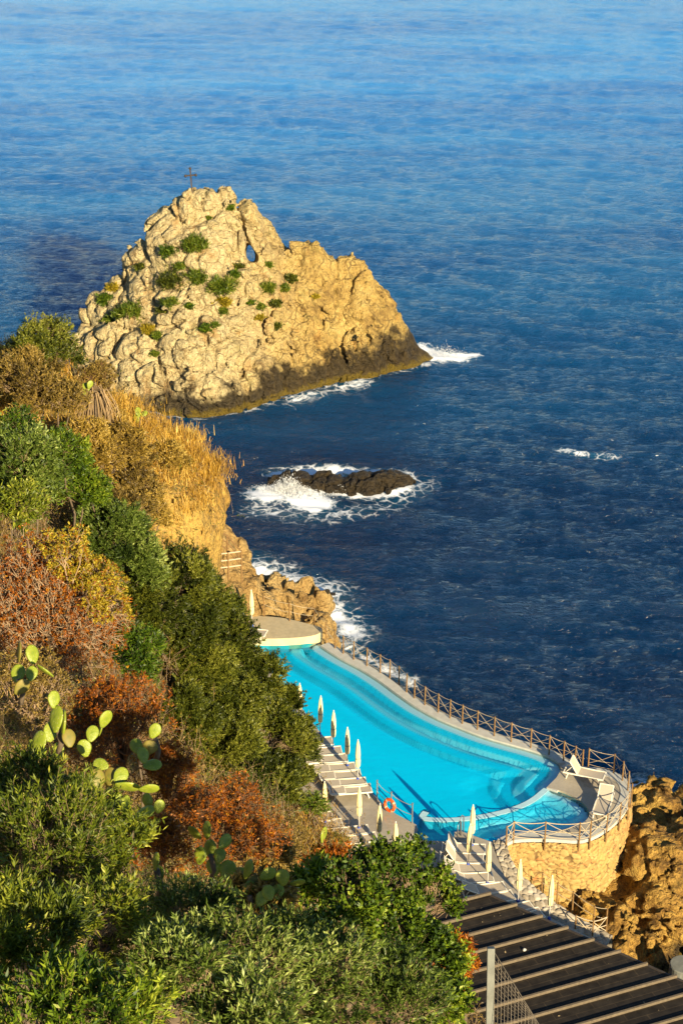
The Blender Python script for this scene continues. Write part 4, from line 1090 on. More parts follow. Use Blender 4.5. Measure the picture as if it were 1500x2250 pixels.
def plant(name, label, cat, lobes, leafm, ntw, nleaf, tl, ll, lw, seed, nclump=60, trunk=True, group=None, spread=.8, droop=0, barkm=None, twigs=0, twig_r=.006, csize=.21, shell=.45, part='crown', trunk_r=.12, base=None, twm=None):
    r = np.random.default_rng(seed + 1)
    c0 = np.array(lobes[0][0], float); full = []
    for c, rad in lobes:
        c = np.array(c, float); rad = np.array(rad, float); full.append((c, rad * .84))
        for q in range(3):
            dv = unit(r.normal(size=3) + np.array([0, 0, .35])); f = r.uniform(.32, .5)
            full.append((c + dv * rad * (1.02 - f), rad * f))
    main = lobes; lobes = full
    if base is None: base = (c0[0], c0[1], ground_z(c0[0], c0[1]))
    base = np.array(base, float); base[2] -= .1
    root = thing(name, label, cat, base, 0, group)
    P, D, T, CC = crown_points(lobes, ntw, nclump, seed, shell, csize)
    V, F, tn = leaves_on(P, D, nleaf, tl * r.uniform(.6, 1.3, len(P)), ll, lw, seed, spread, droop, T)
    link_np(part, V - base, F, leafm, root, attrs={'tint': ('FACE', tn)})
    mb = MB(); ends = []
    for c, rad in main:
        c = np.array(c, float); hub = c - np.array([0, 0, rad[2] * .35])
        mb.tube([p - base for p in crooked(base, hub, 5, .12, r)], trunk_r, 7, trunk_r * .45); ends.append(hub)
    E = np.array(ends); sel = r.permutation(len(CC))[:min(len(CC), 70)]
    for i in sel:
        e = E[np.argmin(np.linalg.norm(E - CC[i], axis=1))]
        mb.tube([p - base for p in crooked(e, CC[i], 4, .08 * np.linalg.norm(CC[i] - e), r)], trunk_r * .3, 4, trunk_r * .08, caps=False)
    mb.build('trunk', barkm or M['bark'], root, smooth=True)
    if twigs:
        k = min(twigs, len(P)); A = P[:k] - D[:k] * tl * .9; B = P[:k] + D[:k] * tl * .9
        V, F = prisms(A - base, B - base, twig_r, twig_r * .4); link_np('twigs', V, F, twm or M['twig'], root)
    return root
def lobe(px, py, t, wpx, hpx, depth=1.0):
    s = t / FPX; return (at_t(px, py, t), (wpx * s, wpx * s * depth, hpx * s * 1.05))

G_dark = leaf_mat('dark_olive_leaf', [(0, (.009, .016, .001)), (.4, (.050, .064, .004)), (.7, (.125, .136, .010)), (1, (.28, .275, .035))])
G_silver = leaf_mat('silver_olive_leaf', [(0, (.014, .028, .003)), (.45, (.068, .105, .010)), (.75, (.165, .215, .03)), (1, (.38, .42, .11))])
G_olive = leaf_mat('yellow_olive_leaf', [(0, (.016, .032, .002)), (.4, (.082, .112, .006)), (.75, (.20, .225, .014)), (1, (.44, .42, .05))])
G_green = leaf_mat('mastic_leaf', [(0, (.014, .032, .002)), (.45, (.058, .105, .004)), (.75, (.15, .21, .008)), (1, (.32, .35, .025))])
G_rust = leaf_mat('rust_leaf', [(0, (.07, .015, .001)), (.4, (.22, .060, .003)), (.75, (.42, .125, .004)), (1, (.48, .24, .012))])
G_yell = leaf_mat('yellowing_leaf', [(0, (.12, .10, .006)), (.4, (.28, .21, .01)), (.75, (.46, .34, .02)), (1, (.55, .44, .05))])
G_dry = leaf_mat('dry_scrub_leaf', [(0, (.07, .045, .010)), (.4, (.17, .115, .02)), (.75, (.30, .20, .04)), (1, (.42, .28, .07))])
G_ochre = leaf_mat('ochre_scrub_leaf', [(0, (.12, .075, .01)), (.4, (.28, .18, .025)), (.75, (.42, .28, .05)), (1, (.5, .36, .09))])
G_bgreen = leaf_mat('bright_grass', [(0, (.03, .055, .003)), (.5, (.11, .16, .008)), (1, (.26, .25, .03))])
G_straw = leaf_mat('straw', [(0, (.17, .09, .012)), (.35, (.36, .19, .022)), (.7, (.58, .34, .045)), (1, (.72, .52, .14))])

# mid-slope trees
TREE = dict(spread=.6, csize=.17, shell=.6)
plant('olive_tree', 'grey green olive tree highest on the slope against the cliff foot', 'tree', [lobe(250, 1195, 59, 75, 75), lobe(300, 1270, 59, 60, 80)], G_silver, 2400, 28, .50, .135, .036, 101, 44, twigs=400, **TREE)
plant('olive_tree', 'dense olive tree with tip under the sunlit cliff face', 'tree', [lobe(385, 1285, 62, 75, 80), lobe(340, 1340, 60, 75, 95), lobe(440, 1340, 64, 48, 70), lobe(420, 1400, 63, 65, 65)], G_dark, 5000, 32, .50, .135, .036, 102, 84, twigs=500, **TREE)
plant('olive_tree', 'dark olive tree whose right side overlaps the far end of the pool', 'tree', [lobe(490, 1425, 66, 65, 75), lobe(420, 1470, 63, 75, 85), lobe(565, 1500, 67, 50, 60), lobe(640, 1548, 68, 26, 30), lobe(490, 1545, 64, 80, 70), lobe(500, 1360, 67, 28, 42)], G_dark, 6800, 32, .50, .135, .036, 103, 110, twigs=600, **TREE)
plant('olive_tree', 'broad dark olive tree overhanging the waterside loungers', 'tree', [lobe(590, 1630, 67, 85, 75), lobe(480, 1640, 63, 95, 105), lobe(655, 1680, 68, 48, 48), lobe(550, 1730, 65, 105, 50), lobe(400, 1600, 60, 70, 100), lobe(630, 1740, 67, 50, 36)], G_dark, 8200, 32, .50, .135, .036, 104, 125, twigs=700, **TREE)

# foreground shrubs
FORE = dict(spread=.62, csize=.16, shell=.5)
plant('olive_bush', 'big yellow green olive bush filling the lower left corner', 'shrub', [lobe(110, 1900, 19, 180, 180), lobe(50, 1790, 21, 105, 120), lobe(200, 2070, 18, 140, 140), lobe(40, 2080, 16, 140, 150), lobe(260, 1890, 20, 75, 105), lobe(190, 1800, 20.5, 70, 70)], G_olive, 3600, 16, .24, .088, .019, 111, 150, twigs=2500, twig_r=.003, **FORE)
plant('olive_bush', 'dark olive bush with bare twigs at the very bottom left', 'shrub', [lobe(90, 2270, 14, 190, 90), lobe(260, 2240, 14.5, 120, 80)], G_green, 700, 15, .22, .085, .022, 112, 46, twigs=700, twig_r=.003, **FORE)
plant('olive_bush', 'silver green olive bush with fine leaves at bottom centre', 'shrub', [lobe(420, 2050, 20.5, 110, 105), lobe(520, 2140, 19, 140, 110), lobe(380, 2180, 17, 110, 110), lobe(630, 2110, 20.5, 85, 90)], G_silver, 2300, 16, .26, .080, .021, 113, 105, twigs=2200, twig_r=.003, **FORE)
plant('olive_bush', 'loose dark green olive bush along the bottom edge, right of centre', 'shrub', [lobe(700, 2170, 19.5, 140, 120), lobe(560, 2245, 17, 150, 85), lobe(850, 2225, 20, 120, 95)], G_silver, 1700, 16, .26, .080, .021, 114, 84, twigs=1500, twig_r=.003, **FORE)
plant('mastic_bush', 'bright green round leaved bush screening the deck below the parasols', 'shrub', [lobe(850, 1950, 23, 90, 85), lobe(780, 1985, 22.5, 75, 80), lobe(930, 1995, 24, 70, 85), lobe(880, 2080, 23, 115, 90), lobe(960, 2130, 23, 75, 90), lobe(950, 2215, 22, 75, 60), lobe(760, 2070, 22, 85, 90), lobe(900, 1890, 23.5, 35, 45)], G_green, 3300, 13, .20, .064, .040, 115, 130, twigs=1500, twig_r=.003, spread=.95, csize=.17, shell=.5)

# ------------------------------------------------------------------ dry twiggy shrubs
def spurge(label, px, py, t, wpx, hpx, seed, leafm, rim=None, stems=11, levels=6, twm=None, leafp=.8, nl=5, ll=.07, lw=.022, cat='shrub', group=None, lean=(0, 0, 0)):
    r = np.random.default_rng(seed); s = t / FPX; W = wpx * s; Hh = hpx * s * 2
    top = at_t(px, py - hpx, t); base = np.array([at_t(px, py, t)[0], at_t(px, py, t)[1], 0]); base[2] = top[2] - Hh
    root = thing('twiggy_shrub', label, cat, base, 0, group)
    P = np.zeros((stems, 3)); a = r.uniform(0, 6.28, stems); tl = r.uniform(.1, 1.15, stems)
    D = unit(np.stack([np.cos(a) * np.sin(tl), np.sin(a) * np.sin(tl), np.cos(tl) + .1], 1)); A_, B_, R0, R1 = [], [], [], []
    L = Hh * .34; rad = .02 * Hh
    for lv in range(levels):
        E = P + D * (L * r.uniform(.7, 1.3, (len(P), 1))) * np.array([W / Hh * 1.5, W / Hh * 1.5, 1.0])
        A_.append(P); B_.append(E); R0.append(np.full(len(P), rad)); R1.append(np.full(len(P), rad * .7))
        k = 3 if lv in (0, 1, 3) else 2
        P = np.repeat(E, k, 0); D = unit(np.repeat(D, k, 0) + .52 * r.normal(size=(len(P), 3)) + np.array([0, 0, .10])); L *= .66; rad *= .66
    A = np.concatenate(A_); B = np.concatenate(B_)
    V, F = prisms(A, B, np.concatenate(R0).clip(.0045), np.concatenate(R1).clip(.003)); link_np('twigs', V, F, twm or M['redtwig'], root)
    tips = P; keep = r.random(len(tips)) < leafp
    hi = (tips[:, 2] / Hh + .5 * tips[:, 0] / W)
    V, F, tn = leaves_on(tips[keep], D[keep], nl, np.full(keep.sum(), .08), ll, lw, seed, 1.1, .1, .5 + r.normal(0, .14, keep.sum()))
    link_np('leaves', V, F, leafm, root, attrs={'tint': ('FACE', tn)})
    if rim is not None:
        kk = (hi > np.quantile(hi, .88)) & (r.random(len(tips)) < .8)
        V, F, tn = leaves_on(tips[kk], D[kk], 7, np.full(kk.sum(), .10), .075, .026, seed + 5, 1.0, 0, .5 + r.normal(0, .15, kk.sum()))
        o = link_np('rim_leaves', V, F, rim, root, attrs={'tint': ('FACE', tn)}); o['label'] = 'fresh yellow green leaves along the top'
    return root
spurge('huge dome of bare twigs with rusty leaves and a yellow green top on the left', 105, 1330, 38, 170, 185, 201, G_rust, rim=G_yell, stems=34, levels=7, twm=M['twig'], leafp=.5, nl=4)
spurge('rust red twiggy shrub above the bright prickly pears', 265, 1570, 33, 120, 120, 202, G_rust, stems=20, leafp=.6, nl=4)
spurge('low rust brown shrub spread along the slope under the dark olive trees', 490, 1800, 36, 120, 80, 203, G_rust, stems=22, leafp=.55, nl=4)
spurge('small rust shrub tucked below the pads of the left prickly pear', 350, 1860, 27, 75, 70, 204, G_rust, stems=11, leafp=.6)
spurge('dry grey brown shrub between prickly pear and rocky bank', 610, 1840, 42, 55, 60, 205, G_dry, stems=14, twm=M['twig'], leafp=.6)
spurge('brown withered shrub at the right end of the foreground bushes', 985, 2095, 24.5, 42, 60, 206, G_rust, stems=12, twm=M['twig'])
spurge('dead reddish twig bush standing against the islet base', 222, 830, 68, 45, 50, 207, G_dry, stems=14, leafp=.4, ll=.1, lw=.03)
spurge('withered brown scrub at the far left below the yellow topped shrub', 60, 1500, 33, 85, 90, 208, G_dry, stems=16, twm=M['twig'], leafp=.5)
spurge('rusty shrub on the slope right of the lime prickly pear', 370, 1690, 33, 60, 75, 209, G_rust, stems=14, leafp=.55, nl=4)
spurge('red tinged shrub wedged between dark olive and low rust shrub', 420, 1770, 38, 60, 70, 210, G_rust, stems=14, leafp=.55, nl=4)

# hillside bushes
HB = [(85, 765, 65, 85, 70, G_dark, 'dark green bush on the ridge top silhouetted against the sea', 2200), (60, 845, 61, 85, 60, G_dry, 'brownish bush below the ridge top at the left edge', 1500), (50, 1040, 49, 85, 95, G_silver, 'grey green olive bush at the left edge mid slope', 3000),
      (140, 1000, 57, 45, 55, G_green, 'deep green bush right of the grey olive bush', 1300), (180, 1075, 58, 50, 50, G_green, 'lower deep green bush in the middle of the slope', 1200), (130, 880, 61, 60, 40, G_dry, 'tawny bush just left of the dead agave', 900),
      (230, 1020, 63, 42, 48, G_ochre, 'ochre bush with yellow seed heads left of the cliff top', 1000), (275, 980, 66, 45, 40, G_ochre, 'sandy ochre bush below the straw grass', 900), (300, 1080, 66, 50, 40, G_dry, 'brown scrub bush left of the pale cliff face', 900), (270, 1130, 62, 60, 40, G_dry, 'dusty scrub bush behind the highest olive tree', 900),
      (300, 1010, 67, 36, 30, G_dry, 'olive brown scrub clump left of the straw crest', 700), (240, 935, 68, 36, 28, G_ochre, 'pale golden scrub right of the dead agave', 600),
      (370, 1010, 70, 40, 40, G_ochre, 'golden scrub bush at the middle of the cliff top', 800), (330, 1135, 65, 45, 40, G_ochre, 'golden scrub bush at the left foot of the cliff face', 700),
      (20, 950, 55, 60, 40, G_green, 'green bush at the left edge above the grey olive', 900), (190, 960, 63, 45, 35, G_ochre, 'sandy scrub bush under the dead agave', 700), (30, 1120, 46, 60, 40, G_olive, 'olive green bush top at the left edge above the red shrub', 800),
      (290, 1450, 47, 60, 50, G_green, 'deep green bush under the rim of the yellow topped shrub', 1200), (255, 1420, 50, 50, 40, G_dry, 'dry scrub in the gap beside the highest olive tree', 700), (575, 1985, 27, 40, 26, G_dry, 'dry scrub at the foot of the yellow green prickly pear row', 400), (690, 1960, 29, 40, 30, G_green, 'small green bush left of the mastic bush top', 500),
      (690, 1775, 68, 18, 18, G_bgreen, 'small fresh green tuft on top of the rocky bank', 250), (730, 1865, 71, 30, 26, G_green, 'low green shrub at the bottom of the rocky bank', 500), (560, 1880, 38, 60, 36, G_dry, 'dry brown scrub behind the lower prickly pear', 900), (735, 1925, 36, 40, 40, G_rust, 'rust scrub between rocky bank and leafy bush', 500)]
for i, (a, b, t_, w_, h_, m_, lab, n_) in enumerate(HB):
    plant('scrub_bush', lab, 'shrub', [lobe(a, b, t_, w_, h_), lobe(a + w_ * .4, b + h_ * .3, t_ + .3, w_ * .6, h_ * .6)], m_, int(n_ * .75), 13, .34, .14, .042, 300 + i, 34, trunk_r=.05, twigs=min(300, n_ // 3))

# ------------------------------------------------------------------ grass
def blades(P, h, seed, w=.011, lean=.24, per=60, spread=.42):
    r = np.random.default_rng(seed); m = len(P)
    B = P[:, None] + r.normal(size=(m, per, 3)) * np.array([spread, spread, .02])
    hh = (h[:, None] * .85 * r.uniform(.35, 1.15, (m, per)))[..., None]
    d = unit(np.array([0, 0, 1.0]) + lean * r.normal(size=(m, per, 3)))
    sd = unit(np.cross(d, r.normal(size=(m, per, 3)))) * w
    tip = B + d * hh; bend_ = unit(r.normal(size=(m, per, 3))) * hh * .10; tip = tip + bend_; tip2 = tip - sd * .35
    V = np.stack([B - sd, B + sd, tip + sd * .35, tip2], 2).reshape(-1, 3)
    F = np.arange(len(V)).reshape(-1, 4)
    tt = .5 + r.normal(0, .24, (m, 1)) + r.normal(0, .14, (m, per))
    return V, F, np.clip(tt, 0, 1).ravel()
def build_grass():
    r = np.random.default_rng(77); P = []; Hs = []
    zones = [((250, 960), (500, 1060), 330, .45), ((200, 880), (420, 980), 300, .62), ((0, 860), (60, 960), 120, 1.0), ((250, 1060), (380, 1150), 50, .4), ((0, 750), (200, 950), 220, .5), ((400, 950), (500, 1040), 200, .45), ((380, 1080), (450, 1130), 40, .5), ((150, 980), (300, 1150), 160, .4), ((640, 1770), (780, 1880), 160, .22)]
    for (x0, y0), (x1, y1), n, h in zones:
        for _ in range(n):
            a = r.uniform(x0, x1); b = r.uniform(y0, y1)
            cands = [hit(bv, a, b) for bv in (BV_CLI, BV_HIL)]
            cands = [c for c in cands if c[0] is not None]
            if not cands: continue
            p, nr = min(cands, key=lambda c: (c[0] - Vector((0, 0, CAMZ))).length)
            if nr.z < .35 or p.y > 82: continue
            P.append(p); Hs.append(h * r.uniform(.6, 1.2))
    V, F, tn = blades(np.array([tuple(p) for p in P]), np.array(Hs), 78)
    o = link_np('dry_grass', V, F, G_straw, attrs={'tint': ('FACE', tn)})
    tag(o, 'straw coloured dry grass over the cliff top and ridge', 'grass', kind='stuff')
build_grass()
def ground_cover():
    r = np.random.default_rng(88); P = []
    for _ in range(5200):
        a = r.uniform(0, 760); b = r.uniform(max(760, 700 + a * .6), 2100)
        h = [c for c in (hit(BV_CLI, a, b), hit(BV_HIL, a, b)) if c[0] is not None]
        if not h: continue
        p, nr = min(h, key=lambda c: (c[0] - Vector((0, 0, CAMZ))).length)
        if p.z > DECK + 1.5 and nr.z > .58: P.append(tuple(p))
    for _ in range(5200):
        x = r.uniform(-16, 7); y = r.uniform(14, 60); h = BV_HIL.ray_cast(Vector((x, y, 80)), Vector((0, 0, -1)))
        if h[0] is not None and h[0].z > DECK + 1.5: P.append(tuple(h[0]))
    P = np.array(P); n = len(P); sc = (np.linalg.norm(P - np.array([0, 0, CAMZ]), axis=1) / 40)
    P = np.repeat(P, 4, 0) + r.normal(size=(4 * n, 3)) * np.array([.3, .3, .08]) * np.repeat(sc, 4)[:, None]; sc = np.repeat(sc, 4)
    D = unit(r.normal(size=P.shape) * .6 + np.array([0, 0, 1.0]))
    patch = .5 + .9 * vnoise(P, 3.0, 301) + r.normal(0, .12, len(P))
    V, F, tn = leaves_on(P, D, 7, .45 * np.sqrt(sc), .13, .03, 89, .8, 0, patch)
    m = leaf_mat('scrub_mix', [(0, (.09, .05, .008)), (.3, (.24, .15, .02)), (.5, (.30, .20, .03)), (.7, (.10, .11, .012)), (1, (.06, .09, .008))])
    V2, F2 = prisms(P - D * .1, P + D * (.42 * np.sqrt(sc))[:, None], .006, .003)
    o = link_np('ground_cover', V, F, m, attrs={'tint': ('FACE', tn)}); tag(o, 'mixed dry and green scrub covering the soil between the bushes', 'ground cover', kind='stuff')
    link_np('twigs', V2, F2, M['twig'], o)
ground_cover()
# green tufts on the islet
TU = [(430, 532, 26), (372, 550, 18), (395, 582, 14), (378, 612, 30), (435, 606, 22), (490, 622, 30), (515, 600, 12), (585, 628, 20), (525, 585, 12), (295, 678, 28), (262, 686, 16), (232, 655, 18), (372, 662, 16), (355, 680, 12), (490, 662, 16), (490, 682, 10), (548, 662, 10), (571, 672, 12), (605, 664, 12), (330, 722, 18), (345, 735, 12), (452, 718, 14), (470, 712, 10), (607, 714, 10), (570, 695, 10), (238, 700, 12), (505, 455, 10), (458, 478, 7), (640, 610, 14), (692, 650, 8), (590, 580, 10), (415, 670, 10), (340, 775, 10), (310, 585, 14), (250, 630, 14), (625, 632, 12)]
pos_words = ['high on the summit boulder', 'on the upper shoulder', 'in the broad middle shelf', 'beside a pale boulder', 'in a crevice low on the face', 'near the left edge', 'toward the right flank']
def tuft(i, a, b, w):
    p, n = hit(BV_ISL, a, b + w * .35)
    if p is None: return
    r = np.random.default_rng(900 + i); s = (p - Vector((0, 0, CAMZ))).length / FPX; R = w * s * .82
    k = int(60 + w * 7)
    Q = np.array(p)[None] + r.normal(size=(k, 3)) * np.array([R * .5, R * .35, R * .28])
    Q[:, 2] = np.maximum(Q[:, 2], p.z - R * .5)
    D = unit(r.normal(size=(k, 3)) * .7 + np.array([0, -.3, 1.0]))
    V, F, tn = leaves_on(Q, D, 9, np.full(k, R * .5), R * .4 + .08, .06, 900 + i, .7, 0, .45 + r.normal(0, .18, k))
    o = link_np('plant_tuft', V - np.array(p), F, [G_bgreen, G_green, G_bgreen, G_dark, G_yell][i % 5] if i % 5 != 4 or i > 12 else G_bgreen, attrs={'tint': ('FACE', tn)}); o.location = p
    vert = 'upper' if b < 590 else 'middle' if b < 680 else 'lower'
    side = 'left' if a < 330 else 'centre' if a < 520 else 'right'
    size = 'broad' if w >= 22 else 'medium' if w >= 14 else 'small' if w >= 10 else 'tiny'
    return o, size, vert, side
res = []
for i, q in enumerate(TU):
    z = tuft(i, *q)
    if z: res.append((z, q))
seen = {}
near = {430: 'under the big summit boulder', 505: 'beside the cleft near the top', 458: 'on the face of the summit boulder', 295: 'at the left shoulder edge', 490: 'at the foot of the hole', 640: 'on the tan right flank below the hole', 692: 'farthest right on the tan flank', 590: 'just right of the hole', 340: 'lowest, above the dark tide line'}
for (o, size, vert, side), q in res:
    key = (size, vert, side); seen[key] = seen.get(key, 0) + 1
    k = seen[key]
    extra = '' if k == 1 else ', %s one counted from the top' % ORD[min(k - 1, 8)]
    lab = '%s green tuft on the %s %s of the islet%s' % (size, vert, side, extra)
    if q[0] in near and q not in [(490, 682, 10), (340, 775, 10)] : lab = '%s green tuft on the islet %s' % (size, near[q[0]])
    if q == (340, 775, 10): lab = 'small green tuft on the islet lowest, above the dark tide line'
    if q == (490, 662, 16): lab = 'medium green tuft at the middle of the islet boulder jumble'
    if q == (490, 682, 10): lab = 'small green tuft right below the one amid the boulder jumble'
    tag(o, lab, 'plant', 'green tufts growing on the islet')

# ------------------------------------------------------------------ prickly pears
def pad_mesh():
    n, m = 14, 12; vs = []
    for i in range(n + 1):
        v = i / n; zz = v
        w = .5 * math.sin(math.pi * (.03 + .94 * v ** 1.15)) ** .55 * (.86 + .16 * v)
        th = .075 * math.sin(math.pi * (.04 + .92 * v)) ** .6 + .01
        for k in range(m):
            t = 2 * math.pi * k / m; vs.append((w * math.cos(t), th * math.sin(t), zz))
    fs = [(i * m + k, i * m + (k + 1) % m, (i + 1) * m + (k + 1) % m, (i + 1) * m + k) for i in range(n) for k in range(m)] + [tuple(range(m))[::-1], tuple(n * m + k for k in range(m))]
    return vs, fs
t = NT('cactus_pad'); g = t.coord()
vo = t.n('ShaderNodeTexVoronoi', {'Vector': g, 'Scale': 9.0}).outputs[0]
c = t.ramp(t.noise(g, 2.5, 4), [(.3, (.14, .185, .012)), (.7, (.26, .30, .02))])
c = t.mix(t.smooth(vo, .14, .22), (.40, .34, .16), c)
c = t.mix(t.smooth(t.noise(g, 5, 5, .65), .60, .68), c, (.20, .13, .045))
t.pbsdf(Base_Color=c, Roughness=.5, Specular_IOR_Level=.4, Normal=t.bump(vo, .15, .03)); M['pad'] = t.m
t = NT('yellowed_pad'); g = t.coord()
c = t.ramp(t.noise(g, 2.5, 4), [(.3, (.12, .12, .012)), (.7, (.22, .16, .02))]); t.pbsdf(Base_Color=c, Roughness=.6); M['padY'] = t.m
pv, pf = pad_mesh(); PADME = []
for nm in ('pad', 'padY'):
    me = bpy.data.meshes.new('pad'); me.from_pydata(pv, [], pf); me.materials.append(M[nm])
    for p_ in me.polygons: p_.use_smooth = True
    PADME.append(me)
def cactus(label, t0, pads, seed, group='prickly pears on the slope'):
    r = random.Random(seed); c = at_t(pads[0][0], pads[0][1], t0)
    root = thing('prickly_pear', label, 'cactus', (c[0], c[1], c[2]), 0, group)
    for q in pads:
        a, b, h, w, ang = q[:5]; h *= 1.02; w *= 1.02; yel = len(q) > 5 and q[5]
        t_ = t0 + r.uniform(-.35, .35); s = t_ / FPX
        # bottom end of the pad in the picture
        ar = math.radians(ang); bx = a - math.sin(ar) * h / 2; by = b + math.cos(ar) * h / 2
        P0 = at_t(bx, by, t_); P1 = at_t(a + math.sin(ar) * h / 2, b - math.cos(ar) * h / 2, t_ + r.uniform(-.05, .12))
        d = Vector(P1 - P0); L = d.length; d.normalize()
        turn = math.acos(max(.15, min(1, w / (h * .82)))) * r.choice((-1, 1))
        f = Vector((0, -CP, SP)); xx = d.cross(f).normalized(); yy = d.cross(xx).normalized()
        Rm = Matrix((xx, yy, d)).transposed() @ Matrix.Rotation(turn, 3, 'Z')
        o = bpy.data.objects.new('pad', PADME[1 if yel else 0]); COL.objects.link(o); o.parent = root
        S = Matrix.Diagonal((max(L * .82, w * s), L, L))
        o.matrix_local = Matrix.Translation(Vector(P0) - root.location) @ (Rm @ S).to_4x4()
        if yel: o['label'] = 'yellowed pad'
    # woody stem
    mb = MB(); g0 = Vector(c); mb.tube([Vector((0, 0, -.6)), Vector((.05, 0, -.4)), Vector((0, 0, -.12))], .05, 8, .04); mb.build('stem', M['bark'], root, smooth=True)
cactus('prickly pear with upright sunlit lime pads above the olive bush', 26.5, [(124, 1580, 58, 36, 3), (119, 1537, 38, 26, 2), (140, 1590, 60, 14, 4), (232, 1580, 40, 24, 22), (203, 1612, 36, 30, 15), (222, 1600, 34, 8, 14), (186, 1644, 38, 34, -12), (86, 1632, 52, 34, 20), (72, 1640, 32, 18, -18), (88, 1657, 36, 18, 48), (97, 1692, 36, 20, 38), (152, 1622, 40, 30, -8, 1), (112, 1608, 44, 32, 10), (130, 1650, 38, 28, -10)], 1)
cactus('shaded prickly pear with a tall dry pad at the left edge', 30, [(40, 1480, 40, 34, 10), (43, 1432, 46, 14, 2, 1), (72, 1438, 42, 26, -8), (100, 1474, 44, 12, -55), (48, 1510, 40, 30, 40, 1), (70, 1480, 34, 28, 15)], 2)
cactus('prickly pear with flat lying pads at the right rim of the olive bush', 25.5, [(215, 1712, 46, 34, -8, 1), (242, 1706, 40, 30, 4, 1), (280, 1728, 54, 26, 100), (328, 1733, 44, 24, 84), (277, 1767, 40, 18, 5), (318, 1786, 46, 24, 68), (325, 1760, 34, 26, -20), (255, 1760, 40, 34, 15), (350, 1772, 30, 24, 10), (222, 1680, 34, 26, -70), (265, 1705, 40, 34, 30), (250, 1780, 40, 32, -10)], 3)
cactus('prickly pear half shaded among the red shrub twigs', 30, [(340, 1606, 34, 28, 25), (330, 1642, 30, 36, 15, 1), (335, 1681, 40, 24, 80), (315, 1660, 36, 26, -10), (300, 1640, 34, 30, -20)], 4)
cactus('prickly pear with dark shaded lower pads in the slope middle', 27.5, [(462, 1865, 40, 30, -4), (455, 1824, 40, 22, -3), (428, 1830, 36, 22, -52), (494, 1849, 36, 28, 40), (483, 1880, 34, 28, 10), (500, 1912, 44, 40, 15), (530, 1925, 40, 34, -30), (470, 1905, 40, 34, -10), (440, 1880, 38, 28, 8)], 5)
cactus('prickly pear with a row of yellow green pads above bottom centre', 26.5, [(548, 1955, 40, 30, 20), (545, 1910, 42, 20, 22), (588, 1921, 38, 30, 60), (621, 1928, 36, 32, -6), (654, 1939, 32, 18, 84), (556, 1940, 32, 30, 10, 1), (590, 1962, 34, 30, -14), (610, 1960, 34, 30, 10), (520, 1970, 40, 34, -30), (575, 1975, 36, 30, 30)], 6)
cactus('two narrow prickly pear pads on the sunlit rocky bank', 66, [(706, 1872, 26, 13, -4), (711, 1834, 36, 13, 12), (716, 1868, 24, 11, 20)], 7)
cactus('pale prickly pear at the right end of the foreground bushes', 27, [(1006, 2130, 30, 30, 45), (1029, 2119, 30, 18, 48), (985, 2140, 30, 26, -20), (992, 2120, 26, 26, 10, 1)], 8)
cactus('prickly pear pads poking from the bushes beside the concrete post', 27, [(1015, 2196, 26, 24, 60), (1032, 2188, 28, 16, 60), (1000, 2210, 28, 26, 10)], 9)
cactus('small prickly pear on the ridge at the left edge', 62, [(18, 806, 24, 15, 5), (23, 786, 24, 14, 8), (12, 825, 24, 16, -6)], 10)
cactus('tiny prickly pear among straw grass beside the islet waterline', 69, [(304, 906, 22, 14, -4), (317, 909, 16, 12, 42), (300, 920, 18, 14, -20)], 11)
cactus('dark prickly pear pads beside the dead agave', 66, [(190, 850, 20, 16, -30), (198, 845, 18, 13, 20), (182, 862, 20, 14, -40)], 12)
cactus('single prickly pear pad low among the silver olive twigs', 21, [(343, 1893, 40, 18, 4), (350, 1920, 36, 26, -10)], 13)

# dead agave: skirt of dried hanging leaves
def agave():
    p = at_t(208, 872, 66.5); root = thing('dead_agave', 'dead agave with a skirt of hanging bleached leaves on the ridge', 'plant', p)
    r = np.random.default_rng(5); mb = MB()
    for k in range(90):
        a = r.uniform(0, 6.28); L = r.uniform(.7, 1.5); o = r.uniform(.15, .5); z0 = r.uniform(-.2, .35)
        pts = [Vector((0, 0, z0)), Vector((math.cos(a) * o, math.sin(a) * o, z0 + .12)), Vector((math.cos(a) * o * 1.7, math.sin(a) * o * 1.7, z0 - L * .45)), Vector((math.cos(a) * o * 1.9 + r.normal() * .1, math.sin(a) * o * 1.9, z0 - L))]
        mb.tube(pts, .03, 4, .008)
    mb.build('dead_leaves', simple('bleached_leaf', (.27, .18, .085), .9, .3, 4), root)
    mb = MB(); mb.tube([(0, 0, -1.2), (0, 0, .3)], .13, 8, .1); mb.build('stem', M['bark'], root)
agave()

# ------------------------------------------------------------------ cross on the islet
def cross():
    p, n = hit(BV_ISL, 423, 424)
    if p is None: p = Vector(at_t(423, 424, 141))
    p = Vector(at_t(423, 424, (np.array(p) @ np.array([0, CP, -SP])) + CAMZ * SP))
    f = thing('iron_cross', 'dark iron cross standing on the islet summit', 'cross', (p.x, p.y, p.z - .3))
    m = simple('rusty_iron', (.05, .035, .025), .8, .3); h = 2.25
    mb = MB(); mb.bar((0, 0, 0), (-.12, 0, h), .10, .10); mb.build('upright', m, f)
    mb = MB(); mb.bar((-.5, 0, h * .74), (.32, .06, h * .77), .09, .10); mb.build('crossbar', m, f)
    for x, z in ((-.5, h * .74), (.32, h * .77), (-.12, h)):
        mb = MB(); mb.lathe([(.02, -.12), (.10, -.05), (.11, 0), (.10, .05), (.02, .12)], (x, 0, z), 10); mb.build('end_knob', m, f)
    mb = MB(); mb.lathe([(.32, -.5), (.30, .25), (.1, .32)], (0, 0, 0), 10, .1, 3); mb.build('footing', M['islet'], f)
cross()

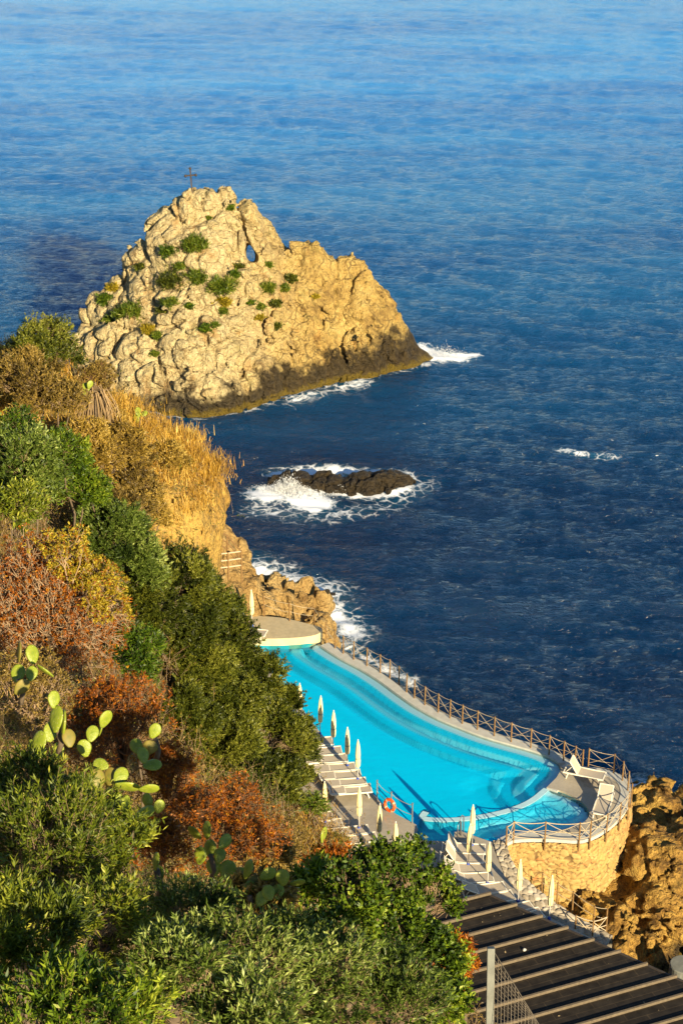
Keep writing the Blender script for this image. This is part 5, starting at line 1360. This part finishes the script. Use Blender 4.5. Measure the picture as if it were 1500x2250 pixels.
# ------------------------------------------------------------------ concrete post with wire netting, bottom right
def netpost():
    b = at_t(1076, 2260, 27.0); tpt = at_t(1078, 2082, 27.0)
    f = thing('concrete_post', 'grey concrete fence post with rusty wire netting at bottom right', 'fence post', b)
    mb = MB(); mb.bar((0, 0, -.4), tpt - b, .115, .115); mb.build('post', M['concrete'], f, bevel=.01)
    mb = MB(); r = random.Random(3); t0 = tpt - b
    a0 = t0 + np.array([.06, 0, -.12]); e0 = at_t(1190, 2262, 26.4) - b; base = np.array([.06, 0, 0.])
    n = 15
    for k in range(n):
        s = k / (n - 1)
        lo = base + (e0 - base) * s; hi = a0 + (e0 - a0) * min(1, s * 1.02)
        mb.tube(sag(lo, hi, .0, 3), .0035, 3, caps=False)
    for k in range(13):
        s = k / 12; p = base + (a0 - base) * s; q = e0 + np.array([0, 0, .01 + .2 * s * 0]); 
        mb.tube(sag(p, p + (q - p) * (1 - .15 * s), .05 * (1 - s), 5), .0035, 3, caps=False)
    mb.build('wire_netting', simple('galvanised_wire', (.16, .13, .09), .6, .3), f)
    mb = MB(); mb.tube([t0 + np.array([.06, 0, -.1]), e0], .006, 4); mb.build('stay_wire', bpy.data.materials['galvanised_wire'], f)
netpost()

# ------------------------------------------------------------------ surf spray with height
def spray():
    r = np.random.default_rng(44); V = []; F = []
    def burst(px, py, n, w, d, h):
        p = at_z(px, py, 0)
        x = p[0] + r.normal(0, w, n); y = p[1] + r.normal(0, d, n); z = np.abs(r.normal(0, h, n)) * np.exp(-((x - p[0]) / w) ** 2 * .5)
        s = r.uniform(.008, .03, n)
        for i in range(n):
            b = len(V); c = np.array([x[i], y[i], z[i]]); q = r.normal(size=(4, 3)) * s[i]
            V.extend(c + q); F.extend([(b, b + 1, b + 2), (b, b + 2, b + 3), (b, b + 3, b + 1), (b + 1, b + 3, b + 2)])
    burst(635, 1075, 9000, .8, .4, .36); burst(660, 1085, 5000, 1.0, .5, .16); burst(745, 1080, 300, .4, .2, .25); burst(975, 780, 1200, .9, .6, .3); burst(690, 1330, 400, .6, .4, .2)
    t = NT('white_spray'); t.pbsdf(Base_Color=(.88, .89, .88), Roughness=.9)
    o = link_np('sea_spray', np.array(V), np.array(F), t.m); tag(o, 'white spray thrown up where waves break on the rocks', 'sea spray', kind='stuff')
spray()
